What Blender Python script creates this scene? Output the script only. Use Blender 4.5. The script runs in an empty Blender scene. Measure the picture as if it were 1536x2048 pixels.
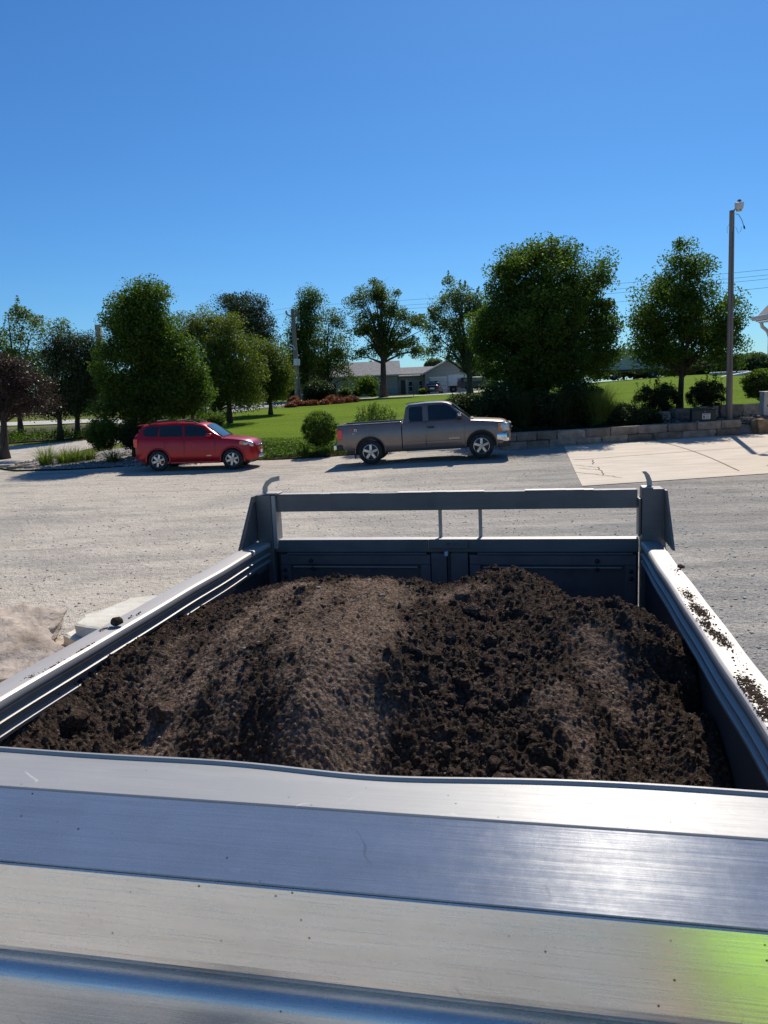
import bpy, bmesh, math, random
import numpy as np
from mathutils import Vector, Matrix
rng = np.random.default_rng(7); random.seed(7)
C = bpy.context.scene.collection
rad = math.radians
# ------------------------------------------------------------------ camera
FPX = 1530.0; PIT = rad(8.9); ROL = rad(2.45); H = 2.4
F = np.array([0, math.cos(PIT), -math.sin(PIT)]); U0 = np.array([0, math.sin(PIT), math.cos(PIT)]); X0 = np.array([1., 0, 0])
RI = math.cos(ROL)*X0 - math.sin(ROL)*U0; UP = math.cos(ROL)*U0 + math.sin(ROL)*X0
def ray(px, py): return F + (px-768)/FPX*RI - (py-1024)/FPX*UP
def atz(px, py, z):
    d = ray(px, py); t = (z-H)/d[2]; return Vector((d[0]*t, d[1]*t, z))
def aty(px, py, Y):
    d = ray(px, py); t = Y/d[1]; return Vector((d[0]*t, Y, H+d[2]*t))
cam = bpy.data.cameras.new('camera'); co = bpy.data.objects.new('camera', cam); C.objects.link(co)
co.matrix_world = Matrix(((RI[0], UP[0], -F[0], 0), (RI[1], UP[1], -F[1], 0), (RI[2], UP[2], -F[2], H), (0, 0, 0, 1)))
cam.sensor_fit = 'VERTICAL'; cam.sensor_height = 36; cam.lens = FPX/2048*36; cam.clip_end = 5000; cam.clip_start = .05
cam.dof.use_dof = True; cam.dof.focus_distance = 9; cam.dof.aperture_fstop = 14
bpy.context.scene.camera = co
# ------------------------------------------------------------------ light
SE, SA = rad(47), rad(18.5)
W = bpy.data.worlds.new('World'); bpy.context.scene.world = W; W.use_nodes = True
nt = W.node_tree; bg = nt.nodes['Background']; sk = nt.nodes.new('ShaderNodeTexSky')
sk.sky_type = 'NISHITA'; sk.sun_disc = False; sk.sun_elevation = SE; sk.sun_rotation = SA
sk.altitude = 200; sk.air_density = 1.0; sk.dust_density = .3; sk.ozone_density = 3.5
hs = nt.nodes.new('ShaderNodeHueSaturation'); hs.inputs['Saturation'].default_value = 1.12
nt.links.new(sk.outputs[0], hs.inputs['Color']); tn = nt.nodes.new('ShaderNodeMix'); tn.data_type = 'RGBA'; tn.blend_type = 'MULTIPLY'; tn.inputs[0].default_value = 1; tn.inputs[7].default_value = (.43, .74, 1.0, 1)
nt.links.new(hs.outputs[0], tn.inputs[6]); nt.links.new(tn.outputs[2], bg.inputs[0]); bg.inputs[1].default_value = .105
sl = bpy.data.lights.new('sun', 'SUN'); so = bpy.data.objects.new('sun', sl); C.objects.link(so)
sl.energy = 5.0; sl.angle = rad(.53); sl.color = (1, .93, .83)
sd = Vector((math.cos(SE)*math.sin(SA), math.cos(SE)*math.cos(SA), math.sin(SE)))
so.rotation_euler = sd.to_track_quat('Z', 'Y').to_euler(); so.location = (0, 0, 30)
v_ = bpy.context.scene.view_settings; v_.view_transform = 'Standard'; v_.look = 'None'; v_.exposure = 0
# ------------------------------------------------------------------ materials
def mat(name, col=(.5,.5,.5), rough=.6, metal=0., col2=None, scale=5., det=6., bump=0., bscale=None, stretch=(1,1,1), coords='Object', spec=.5, coat=0., lo=.35, hi=.65, extra=None):
    m = bpy.data.materials.new(name); m.use_nodes = True; n = m.node_tree; p = n.nodes['Principled BSDF']
    p.inputs['Base Color'].default_value = (*col, 1); p.inputs['Roughness'].default_value = rough; p.inputs['Metallic'].default_value = metal
    p.inputs['Specular IOR Level'].default_value = spec; p.inputs['Coat Weight'].default_value = coat
    if coords == 'World':
        src = n.nodes.new('ShaderNodeNewGeometry').outputs['Position']
    else:
        src = n.nodes.new('ShaderNodeTexCoord').outputs[coords]
    mp = n.nodes.new('ShaderNodeMapping'); mp.inputs['Scale'].default_value = stretch; n.links.new(src, mp.inputs[0]); vec = mp.outputs[0]
    if col2 is not None:
        t = n.nodes.new('ShaderNodeTexNoise'); t.inputs['Scale'].default_value = scale; t.inputs['Detail'].default_value = det; n.links.new(vec, t.inputs[0])
        r = n.nodes.new('ShaderNodeMapRange'); r.inputs[1].default_value = lo; r.inputs[2].default_value = hi; n.links.new(t.outputs[0], r.inputs[0])
        x = n.nodes.new('ShaderNodeMix'); x.data_type = 'RGBA'; x.inputs[6].default_value = (*col, 1); x.inputs[7].default_value = (*col2, 1)
        n.links.new(r.outputs[0], x.inputs[0]); n.links.new(x.outputs[2], p.inputs['Base Color'])
    if bump:
        t2 = n.nodes.new('ShaderNodeTexNoise'); t2.inputs['Scale'].default_value = bscale or scale; t2.inputs['Detail'].default_value = 8; n.links.new(vec, t2.inputs[0])
        b = n.nodes.new('ShaderNodeBump'); b.inputs['Strength'].default_value = 1; b.inputs['Distance'].default_value = bump
        n.links.new(t2.outputs[0], b.inputs['Height']); n.links.new(b.outputs[0], p.inputs['Normal'])
    return m
def nz(n, vec, scale, det=5, rough=.55, dist=0):
    t = n.nodes.new('ShaderNodeTexNoise'); t.inputs['Scale'].default_value = scale; t.inputs['Detail'].default_value = det; t.inputs['Roughness'].default_value = rough; t.inputs['Distortion'].default_value = dist
    n.links.new(vec, t.inputs[0]); return t.outputs[0]
def mr(n, v, a, b, c=0., d=1.):
    r = n.nodes.new('ShaderNodeMapRange'); r.inputs[1].default_value = a; r.inputs[2].default_value = b; r.inputs[3].default_value = c; r.inputs[4].default_value = d
    n.links.new(v, r.inputs[0]); return r.outputs[0]
def mx(n, f, a, b, mode='MIX'):
    x = n.nodes.new('ShaderNodeMix'); x.data_type = 'RGBA'; x.blend_type = mode
    for i, q in ((0, f), (6, a), (7, b)):
        if hasattr(q, 'links') : n.links.new(q, x.inputs[i])
        elif i == 0: x.inputs[0].default_value = q
        else: x.inputs[i].default_value = (*q, 1)
    return x.outputs[2]
def mth(n, op, a, b=None):
    x = n.nodes.new('ShaderNodeMath'); x.operation = op
    for i, q in ((0, a), (1, b)):
        if q is None: continue
        if hasattr(q, 'links'): n.links.new(q, x.inputs[i])
        else: x.inputs[i].default_value = q
    return x.outputs[0]
def newmat(name):
    m = bpy.data.materials.new(name); m.use_nodes = True; n = m.node_tree; return m, n, n.nodes['Principled BSDF']
def mapping(n, vec, sc, rot=(0,0,0)):
    mp = n.nodes.new('ShaderNodeMapping'); mp.inputs['Scale'].default_value = sc; mp.inputs['Rotation'].default_value = rot; n.links.new(vec, mp.inputs[0]); return mp.outputs[0]
def bumpn(n, h, dist, p, prev=None, strength=1.):
    b = n.nodes.new('ShaderNodeBump'); b.inputs['Distance'].default_value = dist; b.inputs['Strength'].default_value = strength; n.links.new(h, b.inputs['Height'])
    if prev is not None: n.links.new(prev, b.inputs['Normal'])
    n.links.new(b.outputs[0], p.inputs['Normal']); return b.outputs[0]
def vor(n, vec, scale):
    t = n.nodes.new('ShaderNodeTexVoronoi'); t.inputs['Scale'].default_value = scale; n.links.new(vec, t.inputs['Vector']); return t.outputs

def gravel_mat():
    m, n, p = newmat('gravel'); pos = n.nodes.new('ShaderNodeNewGeometry').outputs['Position']
    sep = n.nodes.new('ShaderNodeSeparateXYZ'); n.links.new(pos, sep.inputs[0])
    big = nz(n, pos, .22, 4, .6, .5); med = nz(n, pos, 1.4, 5, .65); fine = nz(n, pos, 22, 4, .8)
    tr = nz(n, mapping(n, pos, (.12, 1.1, 1), (0, 0, rad(6))), 1.2, 6, .6, .6)      # wheel tracks running across
    v = vor(n, pos, 55); v2 = vor(n, pos, 14)
    # grey millings to the right of the lot, dusty tan limestone to the left
    xr = mth(n, 'ADD', sep.outputs[0], mth(n, 'MULTIPLY', big, 6))
    xr = mth(n, 'SUBTRACT', xr, mth(n, 'MULTIPLY', sep.outputs[1], .16))
    side = mr(n, xr, -1.5, 4.5)
    tan_ = mx(n, mr(n, med, .3, .7), (.57, .51, .43), (.69, .63, .54)); gry = mx(n, mr(n, med, .3, .7), (.285, .28, .265), (.42, .41, .385))
    c = mx(n, side, tan_, gry)
    c = mx(n, mr(n, tr, .42, .66, 0, .55), c, (.68, .62, .53))
    tk = nz(n, mapping(n, pos, (.10, .55, 1), (0, 0, rad(-14))), 1.6, 5, .6, 1.2); c = mx(n, mr(n, tk, .5, .62, 0, .4), c, (.30, .285, .26)); c = mx(n, mr(n, nz(n, pos, .8, 5, .7, .8), .56, .68, 0, .35), c, (.70, .65, .57))
    c = mx(n, mr(n, big, .52, .64, 0, .5), c, (.34, .33, .305))
    peb = mr(n, v[0], .0, .55, 1.25, .55)
    rgb = n.nodes.new('ShaderNodeSeparateColor'); n.links.new(v[1], rgb.inputs[0])
    c = mx(n, .28, c, mx(n, mr(n, rgb.outputs[0], 0, 1), (.1, .09, .08), (.85, .8, .72)), 'OVERLAY')
    x = n.nodes.new('ShaderNodeMix'); x.data_type = 'RGBA'; x.blend_type = 'MULTIPLY'; x.inputs[0].default_value = 1
    n.links.new(c, x.inputs[6]); cc = n.nodes.new('ShaderNodeCombineColor')
    f2 = mth(n, 'MULTIPLY', mr(n, fine, .2, .8, .78, 1.22), mr(n, v[0], 0, .6, 1.08, .8))
    for i in range(3): n.links.new(f2, cc.inputs[i])
    n.links.new(cc.outputs[0], x.inputs[7]); n.links.new(x.outputs[2], p.inputs['Base Color'])
    p.inputs['Roughness'].default_value = .95; p.inputs['Specular IOR Level'].default_value = .15
    b = bumpn(n, mr(n, v[0], 0, .6, 1, 0), .012, p); b = bumpn(n, v2[0], .015, p, b, .7); b = bumpn(n, med, .10, p, b); bumpn(n, tr, .03, p, b)
    return m
def lawn_mat(name, a, b_, c3):
    m, n, p = newmat(name); pos = n.nodes.new('ShaderNodeNewGeometry').outputs['Position']
    big = nz(n, pos, .12, 4); med = nz(n, pos, .9, 6, .7); fine = nz(n, mapping(n, pos, (14, 5, 14)), 1, 4, .7)
    st = nz(n, mapping(n, pos, (.05, .9, 1), (0, 0, rad(-9))), 1, 3)
    c = mx(n, mr(n, big, .35, .65), a, b_); c = mx(n, mr(n, med, .4, .75, 0, .6), c, c3); c = mx(n, mr(n, st, .45, .6, 0, .35), c, tuple(q*1.25 for q in b_))
    c = mx(n, mr(n, fine, .35, .7, .55, 0), c, tuple(q*.45 for q in a))
    n.links.new(c, p.inputs['Base Color']); p.inputs['Roughness'].default_value = 1; p.inputs['Specular IOR Level'].default_value = .03
    
    b = bumpn(n, fine, .06, p); bumpn(n, med, .08, p, b); return m
def leaf_mat(name, c1, c2, c3, tr=.38, rough=.5):
    m, n, p = newmat(name); at = n.nodes.new('ShaderNodeAttribute'); at.attribute_name = 'tint'
    c = mx(n, mr(n, at.outputs['Fac'], 0, .6), c1, c2); c = mx(n, mr(n, at.outputs['Fac'], .6, 1), c, c3)
    n.links.new(c, p.inputs['Base Color']); p.inputs['Roughness'].default_value = rough; p.inputs['Specular IOR Level'].default_value = .18
    t = n.nodes.new('ShaderNodeBsdfTranslucent'); g = mx(n, 1., c, (1.5, 1.7, .6), 'MULTIPLY'); n.links.new(g, t.inputs[0])
    s = n.nodes.new('ShaderNodeMixShader'); s.inputs[0].default_value = tr; n.links.new(p.outputs[0], s.inputs[1]); n.links.new(t.outputs[0], s.inputs[2])
    n.links.new(s.outputs[0], n.nodes['Material Output'].inputs[0]); return m
def alu_mat(name, col, rough, metal=.92, dirt=.35, axis=0, dark=(.18,.16,.15), spots=True, rlo=.0, ani=0.):
    m, n, p = newmat(name); tc = n.nodes.new('ShaderNodeTexCoord').outputs['Object']
    s = [160., 160., 160.]; s[axis] = 3.
    br = nz(n, mapping(n, tc, tuple(s)), 1, 4, .7); s2 = [14., 14., 14.]; s2[axis] = 1.2; br2 = nz(n, mapping(n, tc, tuple(s2)), 1, 5, .7)
    big = nz(n, tc, 3.5, 6, .6, .3); sm = nz(n, tc, 24, 5, .7)
    c = mx(n, mr(n, br, .3, .7, 0, .35), col, tuple(q*.72 for q in col)); c = mx(n, mr(n, big, .42, .72, 0, dirt), c, dark)
    c = mx(n, mr(n, br2, .5, .75, 0, .3), c, tuple(min(1, q*1.25) for q in col))
    if spots:
        vv = vor(n, tc, 26); sp = mr(n, vv[0], .045, .075, 1, 0); gate = mr(n, nz(n, tc, 5, 2), .5, .56, 0, 1)
        c = mx(n, mth(n, 'MULTIPLY', sp, gate), c, (.05, .04, .035))
    if spots:   # fine scratches and a patchy dust film
        for q_, sc_, th in ((1, 4.3, .0045), (2, 7.7, .006)):
            w1 = nz(n, mapping(n, tc, (1, 1, 1), (q_*.7, q_*1.3, q_*2.1)), sc_, 1, .3, .4); ln = mr(n, mth(n, 'ABSOLUTE', mth(n, 'SUBTRACT', w1, .5)), 0, th, 1, 0); gt_ = mr(n, nz(n, tc, 9.3+q_, 3), .58, .66, 0, .4)
            c = mx(n, mth(n, 'MULTIPLY', ln, gt_), c, (.95, .94, .92) if q_ == 1 else (.2, .19, .18))
        c = mx(n, mr(n, nz(n, mapping(n, tc, (1.2, 6, 6)), 2.2, 7, .65), .48, .72, 0, .28), c, (.52, .49, .44))
    n.links.new(c, p.inputs['Base Color']); p.inputs['Metallic'].default_value = metal
    rr = mth(n, 'ADD', mr(n, sm, .3, .7, rough-.02, rough+.03), mr(n, br, .3, .7, -.03, .05)); n.links.new(rr, p.inputs['Roughness'])
    if ani:
        p.inputs['Anisotropic'].default_value = ani; p.inputs['Anisotropic Rotation'].default_value = .25; cx_ = n.nodes.new('ShaderNodeCombineXYZ'); cx_.inputs[0].default_value = math.cos(rad(11.66)); cx_.inputs[1].default_value = -math.sin(rad(11.66)); n.links.new(cx_.outputs[0], p.inputs['Tangent'])
    b = bumpn(n, br, .0006, p, None, .6); bumpn(n, big, .0012, p, b, .5); return m
M = {}
M['gravel'] = gravel_mat()
M['lawn'] = lawn_mat('lawn', (.115, .19, .016), (.165, .25, .020), (.22, .27, .03))
M['field'] = lawn_mat('field', (.13, .17, .04), (.18, .21, .05), (.24, .23, .09))
M['conc'] = mat('concrete', (.58, .50, .40), .85, 0, (.68, .59, .48), 1.6, 8, .004, 60, coords='World', spec=.2, stretch=(.5,1.6,1))
M['roadc'] = mat('road_concrete', (.44, .41, .37), .9, 0, (.56, .53, .48), .8, coords='World', spec=.2)
_n = M['conc'].node_tree; _p = _n.nodes['Principled BSDF']; _s = _p.inputs['Base Color'].links[0].from_socket; _pos = _n.nodes.new('ShaderNodeNewGeometry').outputs['Position']
_c = mx(_n, mr(_n, nz(_n, _pos, .5, 7, .7, .6), .5, .7, 0, .35), _s, (.40, .35, .29)); _c = mx(_n, mr(_n, nz(_n, mapping(_n, _pos, (.3, 6, 1), (0, 0, rad(-8))), 1, 5, .7), .5, .75, 0, .3), _c, (.36, .31, .26)); _c = mx(_n, mr(_n, nz(_n, _pos, 16, 4, .7), .6, .75, 0, .3), _c, (.3, .27, .23)); _n.links.new(_c, _p.inputs['Base Color'])
M['joint'] = mat('joint', (.14, .11, .09), .95)
M['bed'] = mat('mulch', (.05, .04, .03), .95, 0, (.13, .11, .09), 6, 8, .05, 14, coords='World', spec=.1)
M['rockbed'] = mat('river_rock', (.12, .11, .10), .9, 0, (.48, .45, .40), 14, 3, .05, 14, coords='World', spec=.2, lo=.42, hi=.62)
M['alu'] = alu_mat('aluminium', (.80, .80, .78), .255, metal=.72, axis=0, dirt=.14, ani=.88)
M['alu_in'] = alu_mat('aluminium_shaded', (.05, .048, .048), .6, metal=.2, axis=1, dirt=.6, dark=(.02, .02, .02), spots=False)  # near-black base colour carries the shade of the inner side walls
M['alu_v'] = alu_mat('aluminium_rail', (.44, .41, .375), .5, metal=.35, axis=1, dirt=.35, dark=(.38, .33, .30), spots=False)
M['alu_top'] = alu_mat('aluminium_top', (.36, .36, .35), .5, metal=.16, ani=.5, axis=0, dirt=.25, dark=(.42, .40, .37), spots=True)
M['alu_dk'] = alu_mat('aluminium_weathered_shade', (.20, .19, .18), .5, metal=.35, axis=0, dirt=.6, dark=(.09, .08, .085), spots=False)  # weathered metal, its dark tone also painting shade on inner rail faces
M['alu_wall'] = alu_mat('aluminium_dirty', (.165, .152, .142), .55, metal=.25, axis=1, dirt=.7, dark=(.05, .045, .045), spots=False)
M['steel'] = mat('steel', (.30, .29, .28), .5, .8, (.16, .13, .11), 9)
M['frame'] = mat('black_frame', (.03, .03, .03), .5)
M['rubber'] = mat('rubber', (.018, .018, .019), .8, 0, (.045, .043, .04), 12, spec=.3)
M['bark'] = mat('bark', (.055, .042, .032), .95, 0, (.10, .08, .065), 9, 6, .03, 20, stretch=(1,1,.25), spec=.1)
M['wood'] = mat('pole_wood', (.17, .15, .13), .9, 0, (.30, .265, .225), 7, 6, .01, 30, stretch=(1,1,.08), spec=.15)
M['stone'] = mat('wall_stone', (.22, .185, .145), .95, 0, (.36, .31, .25), 3.5, 8, .05, 7, coords='World', spec=.15)
def vary(m, lo, hi):
    n = m.node_tree; p = n.nodes['Principled BSDF']; l = p.inputs['Base Color'].links[0]; src = l.from_socket; oi = n.nodes.new('ShaderNodeObjectInfo'); cc = n.nodes.new('ShaderNodeCombineColor'); v = mr(n, oi.outputs['Random'], 0, 1, lo, hi)
    for i in range(3): n.links.new(v, cc.inputs[i])
    n.links.new(mx(n, 1., src, cc.outputs[0], 'MULTIPLY'), p.inputs['Base Color'])
vary(M['stone'], .7, 1.35)
M['stone_or'] = mat('boulder_orange', (.26, .17, .09), .95, 0, (.42, .31, .19), 3.5, 8, .05, 7, coords='World', spec=.15)
M['slab'] = mat('limestone', (.60, .56, .46), .85, 0, (.72, .68, .58), 2.5, 8, .02, 9, coords='World', spec=.2)
M['slab_y'] = mat('limestone_yellow', (.62, .50, .28), .85, 0, (.70, .62, .42), 5, 8, .02, 9, coords='World', spec=.2)
M['wire'] = mat('wire', (.08, .09, .1), .6)
M['white'] = mat('white_paint', (.72, .72, .70), .5, 0, (.62, .62, .6), 2)
M['black'] = mat('black_plastic', (.015, .015, .017), .45)
M['chrome'] = mat('chrome', (.78, .78, .78), .12, 1., (.6, .6, .6), 4)
M['alloy'] = mat('alloy', (.62, .62, .62), .25, .8, (.3, .3, .3), 6)
M['glass'] = mat('dark_glass', (.008, .012, .013), .04, 0, (.014, .02, .02), 2, spec=.8)
M['wglass'] = mat('windscreen', (.03, .055, .055), .04, 0, (.05, .09, .085), 3, spec=.9)
M['red'] = mat('red_paint', (.42, .003, .012), .32, .3, (.37, .003, .008), 3, coat=.35)
M['redp'] = mat('red_trim', (.36, .005, .014), .4, .2, (.32, .005, .012), 3, coat=.5)
M['taupe'] = mat('taupe_paint', (.235, .185, .155), .34, .45, (.205, .16, .135), 2.5, coat=.5)
M['taillight'] = mat('tail_lamp', (.85, .02, .025), .15, 0, (.7, .015, .02), 20, coat=1)
M['amber'] = mat('amber_lens', (.75, .22, .04), .2, 0, (.6, .18, .03), 20, coat=1)
M['lens'] = mat('headlamp_lens', (.62, .64, .66), .12, .4, (.35, .36, .38), 25, coat=1)
M['box'] = mat('green_box', (.018, .03, .024), .5, 0, (.03, .042, .035), 6)
M['siding'] = mat('siding', (.27, .28, .27), .8, 0, (.32, .33, .32), 1.5, 3, .02, 5, stretch=(.05,.05,6), coords='World')
M['trimw'] = mat('trim', (.55, .56, .55), .7, 0, (.48, .49, .48), 2)
M['shingle'] = mat('shingles', (.30, .29, .285), .9, 0, (.20, .195, .19), 3, 8, .02, 14, coords='World', spec=.2)
M['grass_blade'] = leaf_mat('grass_blades', (.06, .09, .02), (.12, .17, .035), (.30, .27, .12), .4)
M['leafpear'] = leaf_mat('pear_leaves', (.036, .070, .013), (.075, .125, .02), (.16, .22, .03), .45, .55)
M['leafoak'] = leaf_mat('oak_leaves', (.04, .07, .018), (.085, .12, .024), (.18, .19, .03), .45)
M['leafmap'] = leaf_mat('maple_leaves', (.06, .09, .035), (.11, .15, .055), (.18, .22, .07), .45)
M['leafolive'] = leaf_mat('locust_leaves', (.065, .085, .018), (.115, .14, .026), (.19, .21, .04), .42)
M['leafpine'] = leaf_mat('pine_needles', (.030, .045, .020), (.055, .075, .032), (.09, .11, .045), .2, .6)
M['leafplum'] = leaf_mat('plum_leaves', (.040, .022, .024), (.07, .042, .042), (.12, .082, .078), .22, .38)
M['leafbush'] = leaf_mat('bush_leaves', (.035, .062, .012), (.08, .13, .02), (.18, .24, .03), .42)
M['leafdark'] = leaf_mat('dark_bush_leaves', (.016, .028, .011), (.032, .052, .017), (.07, .095, .028), .28)
M['leafred'] = leaf_mat('barberry_leaves', (.11, .022, .022), (.19, .04, .035), (.30, .13, .09), .3)
M['leafjun'] = leaf_mat('groundcover_leaves', (.035, .065, .012), (.075, .125, .02), (.13, .19, .028), .4)
M['leaffar'] = leaf_mat('far_leaves', (.05, .075, .035), (.08, .11, .05), (.11, .14, .06), .3)
# ------------------------------------------------------------------ helpers
def link(o, parent=None, loc=None):
    C.objects.link(o)
    if parent is not None: o.parent = parent
    if loc is not None: o.location = loc
    return o
def tag(o, label=None, cat=None, group=None, kind=None):
    if label: o['label'] = label
    if cat: o['category'] = cat
    if group: o['group'] = group
    if kind: o['kind'] = kind
    return o
def empty(name, loc=(0,0,0), rz=0., label=None, cat=None, group=None):
    o = bpy.data.objects.new(name, None); C.objects.link(o); o.location = loc; o.rotation_euler = (0, 0, rz); o.empty_display_size = .2
    return tag(o, label, cat, group)
def mesh(name, V, Fc, m, parent=None, smooth=False, loc=None, auto=None):
    me = bpy.data.meshes.new(name); me.from_pydata([tuple(map(float, v)) for v in V], [], [tuple(f) for f in Fc]); me.update()
    me.materials.append(m if not isinstance(m, str) else M[m])
    if smooth: me.polygons.foreach_set('use_smooth', [True]*len(me.polygons))
    o = bpy.data.objects.new(name, me); link(o, parent, loc)
    if auto: me.set_sharp_from_angle(angle=rad(auto))
    return o
def bm_obj(name, bm, m, parent=None, smooth=False, loc=None, auto=None, recalc=True):
    if recalc: bmesh.ops.recalc_face_normals(bm, faces=bm.faces)
    me = bpy.data.meshes.new(name); bm.to_mesh(me); bm.free(); me.materials.append(m if not isinstance(m, str) else M[m])
    if smooth: me.polygons.foreach_set('use_smooth', [True]*len(me.polygons))
    if auto: me.set_sharp_from_angle(angle=rad(auto))
    return link(bpy.data.objects.new(name, me), parent, loc)
def bbox(bm, x0, x1, y0, y1, z0, z1, bev=0., mtx=None):
    r = bmesh.ops.create_cube(bm, size=1.); vs = r['verts']
    for v in vs: v.co = Vector(((x0+x1)/2+v.co.x*(x1-x0), (y0+y1)/2+v.co.y*(y1-y0), (z0+z1)/2+v.co.z*(z1-z0)))
    if bev > 0:
        es = list({e for v in vs for e in v.link_edges})
        r2 = bmesh.ops.bevel(bm, geom=es, offset=bev, segments=2, affect='EDGES', profile=.5); vs = list({v for f in r2['faces'] for v in f.verts} | {v for v in vs if v.is_valid})
    if mtx is not None:
        for v in vs: v.co = mtx @ v.co
    return vs
def box(name, x0, x1, y0, y1, z0, z1, m, parent=None, bev=0.):
    bm = bmesh.new(); bbox(bm, x0, x1, y0, y1, z0, z1, bev); return bm_obj(name, bm, m, parent)
def tube_data(pts, rs, k=8, cap=True):
    pts = [Vector(p) for p in pts]; V = []; Fc = []
    if not hasattr(rs, '__len__'): rs = [rs]*len(pts)
    ref = None
    for i, p in enumerate(pts):
        d = (pts[min(i+1, len(pts)-1)]-pts[max(i-1, 0)]).normalized()
        if ref is None: ref = d.orthogonal().normalized()
        a = (ref-d*ref.dot(d)); a = a.normalized() if a.length > 1e-6 else d.orthogonal().normalized(); ref = a; b = d.cross(a)
        for j in range(k):
            t = 2*math.pi*j/k; V.append(p+(a*math.cos(t)+b*math.sin(t))*rs[i])
    for i in range(len(pts)-1):
        for j in range(k): Fc.append((i*k+j, i*k+(j+1) % k, (i+1)*k+(j+1) % k, (i+1)*k+j))
    if cap: Fc.append(tuple(range(k-1, -1, -1))); Fc.append(tuple(range((len(pts)-1)*k, len(pts)*k)))
    return V, Fc
def tube(name, pts, rs, m, parent=None, k=8, smooth=True): return mesh(name, *tube_data(pts, rs, k), m, parent, smooth, auto=50)
def merge(parts):
    V = []; Fc = []
    for v, f in parts:
        n = len(V); V += list(v); Fc += [tuple(i+n for i in q) for q in f]
    return V, Fc
def lathe(prof, k=32, axis='Y'):
    V = []; Fc = []; n = len(prof)
    for j in range(k):
        t = 2*math.pi*j/k
        for r, h in prof:
            V.append((r*math.cos(t), h, r*math.sin(t)) if axis == 'Y' else (r*math.cos(t), r*math.sin(t), h))
    for j in range(k):
        for i in range(n-1): Fc.append((j*n+i, j*n+i+1, ((j+1) % k)*n+i+1, ((j+1) % k)*n+i))
    return V, Fc
def extrude_profile(prof, a0, a1, axis='u', closed=True, segs=1, warp=None):
    """profile in two coordinates swept along the third; axis 'u' = x, 'v' = y"""
    V = []; Fc = []; n = len(prof)
    for s in range(segs+1):
        a = a0+(a1-a0)*s/segs
        for p, q in prof:
            c = [a, p, q] if axis == 'u' else [p, a, q]
            if warp: c = warp(c)
            V.append(tuple(c))
    for s in range(segs):
        for i in range(n if closed else n-1):
            j = (i+1) % n; Fc.append((s*n+i, s*n+j, (s+1)*n+j, (s+1)*n+i))
    if closed: Fc.append(tuple(range(n))); Fc.append(tuple(range((segs+1)*n-1, segs*n-1, -1)))
    return V, Fc
def fixn(o):
    bm = bmesh.new(); bm.from_mesh(o.data); bmesh.ops.recalc_face_normals(bm, faces=bm.faces); bm.to_mesh(o.data); bm.free(); return o
def boolean(o, cutter):
    md = o.modifiers.new('b', 'BOOLEAN'); md.operation = 'DIFFERENCE'; md.object = cutter; md.solver = 'EXACT'
    bpy.context.view_layer.update(); dg = bpy.context.evaluated_depsgraph_get()
    me = bpy.data.meshes.new_from_object(o.evaluated_get(dg)); o.modifiers.clear(); old = o.data; o.data = me; bpy.data.objects.remove(cutter)
    return o
def pnoise(x, y, seed=0):
    """vectorised gradient noise, about -1..1"""
    xi = np.floor(x).astype(np.int64); yi = np.floor(y).astype(np.int64); xf = x-xi; yf = y-yi
    def g(ix, iy, dx, dy):
        h = (ix*374761393 + iy*668265263 + seed*974711) & 0x7fffffff; h = ((h ^ (h >> 13))*1274126177) & 0x7fffffff; a = (h & 0xffff)/65535.*2*np.pi
        return np.cos(a)*dx+np.sin(a)*dy
    u = xf*xf*xf*(xf*(xf*6-15)+10); v = yf*yf*yf*(yf*(yf*6-15)+10)
    a = g(xi, yi, xf, yf)*(1-u)+g(xi+1, yi, xf-1, yf)*u; b = g(xi, yi+1, xf, yf-1)*(1-u)+g(xi+1, yi+1, xf-1, yf-1)*u
    return (a*(1-v)+b*v)*1.5
# ------------------------------------------------------------------ terrain
TA = np.array([-.5, -.14, .1, .42]); TY = np.array([0, 20, 26, 31, 36, 45, 60, 85, 110, 200, 600, 3000.])
TZ = np.array([[0, 0, -.02, .08, .25, .45, 1.0, 1.7, 1.9, 2.0, 1.5, 0],
               [0, 0, -.12, -.02, .52, .85, 1.3, 1.8, 2.05, 2.1, 1.6, 0],
               [0, 0, .09, .18, .62, 1.0, 1.45, 1.85, 2.05, 2.1, 1.6, 0],
               [0, 0, .10, .16, .95, 1.75, 2.45, 2.8, 2.85, 2.9, 2.5, 1.0]])
WA = Vector((4.7, 27.9)); WB = Vector((14.6, 30.2)); WD = (WB-WA).normalized(); WN = Vector((-WD.y, WD.x))
def zt(x, y):
    yy = max(y, 0.); a = x/max(yy, 12.)
    a = min(max(a, -.5), .42); i = int(np.searchsorted(TA, a)-1); i = min(max(i, 0), 2); f = (a-TA[i])/(TA[i+1]-TA[i]); f = f*f*(3-2*f)
    j = int(np.searchsorted(TY, yy, side='right')-1); j = min(max(j, 0), len(TY)-2); g = min((yy-TY[j])/(TY[j+1]-TY[j]), 1.)
    z = (TZ[i][j]*(1-f)+TZ[i+1][j]*f)*(1-g)+(TZ[i][j+1]*(1-f)+TZ[i+1][j+1]*f)*g
    s = (Vector((x, y))-WA).dot(WN); e = min(max((x-3.2)/1.6, 0), 1)
    if e > 0 and -.1 < s < 8:
        up = min(max((s-.12)/.3, 0), 1); up = up*up*(3-2*up); dn = min(max((8-s)/6, 0), 1)
        z = max(z, z*(1-e*up*dn)+e*up*dn*max(.62+max(0, s-1.5)*.16, z))
    return z
def gline(a, b, n0, far):
    l = list(np.arange(a, b+.01, n0)); st = n0*1.5; x = b
    while x < far: x += st; l.append(x); st *= 1.25
    return l
gy = sorted([-q for q in gline(0, 5, 1., 400) if q > 0]+gline(0, 60, 1., 1500)); gx_ = sorted(set([-q for q in gline(0, 30, 1., 900)]+gline(0, 26, 1., 900)))
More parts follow.
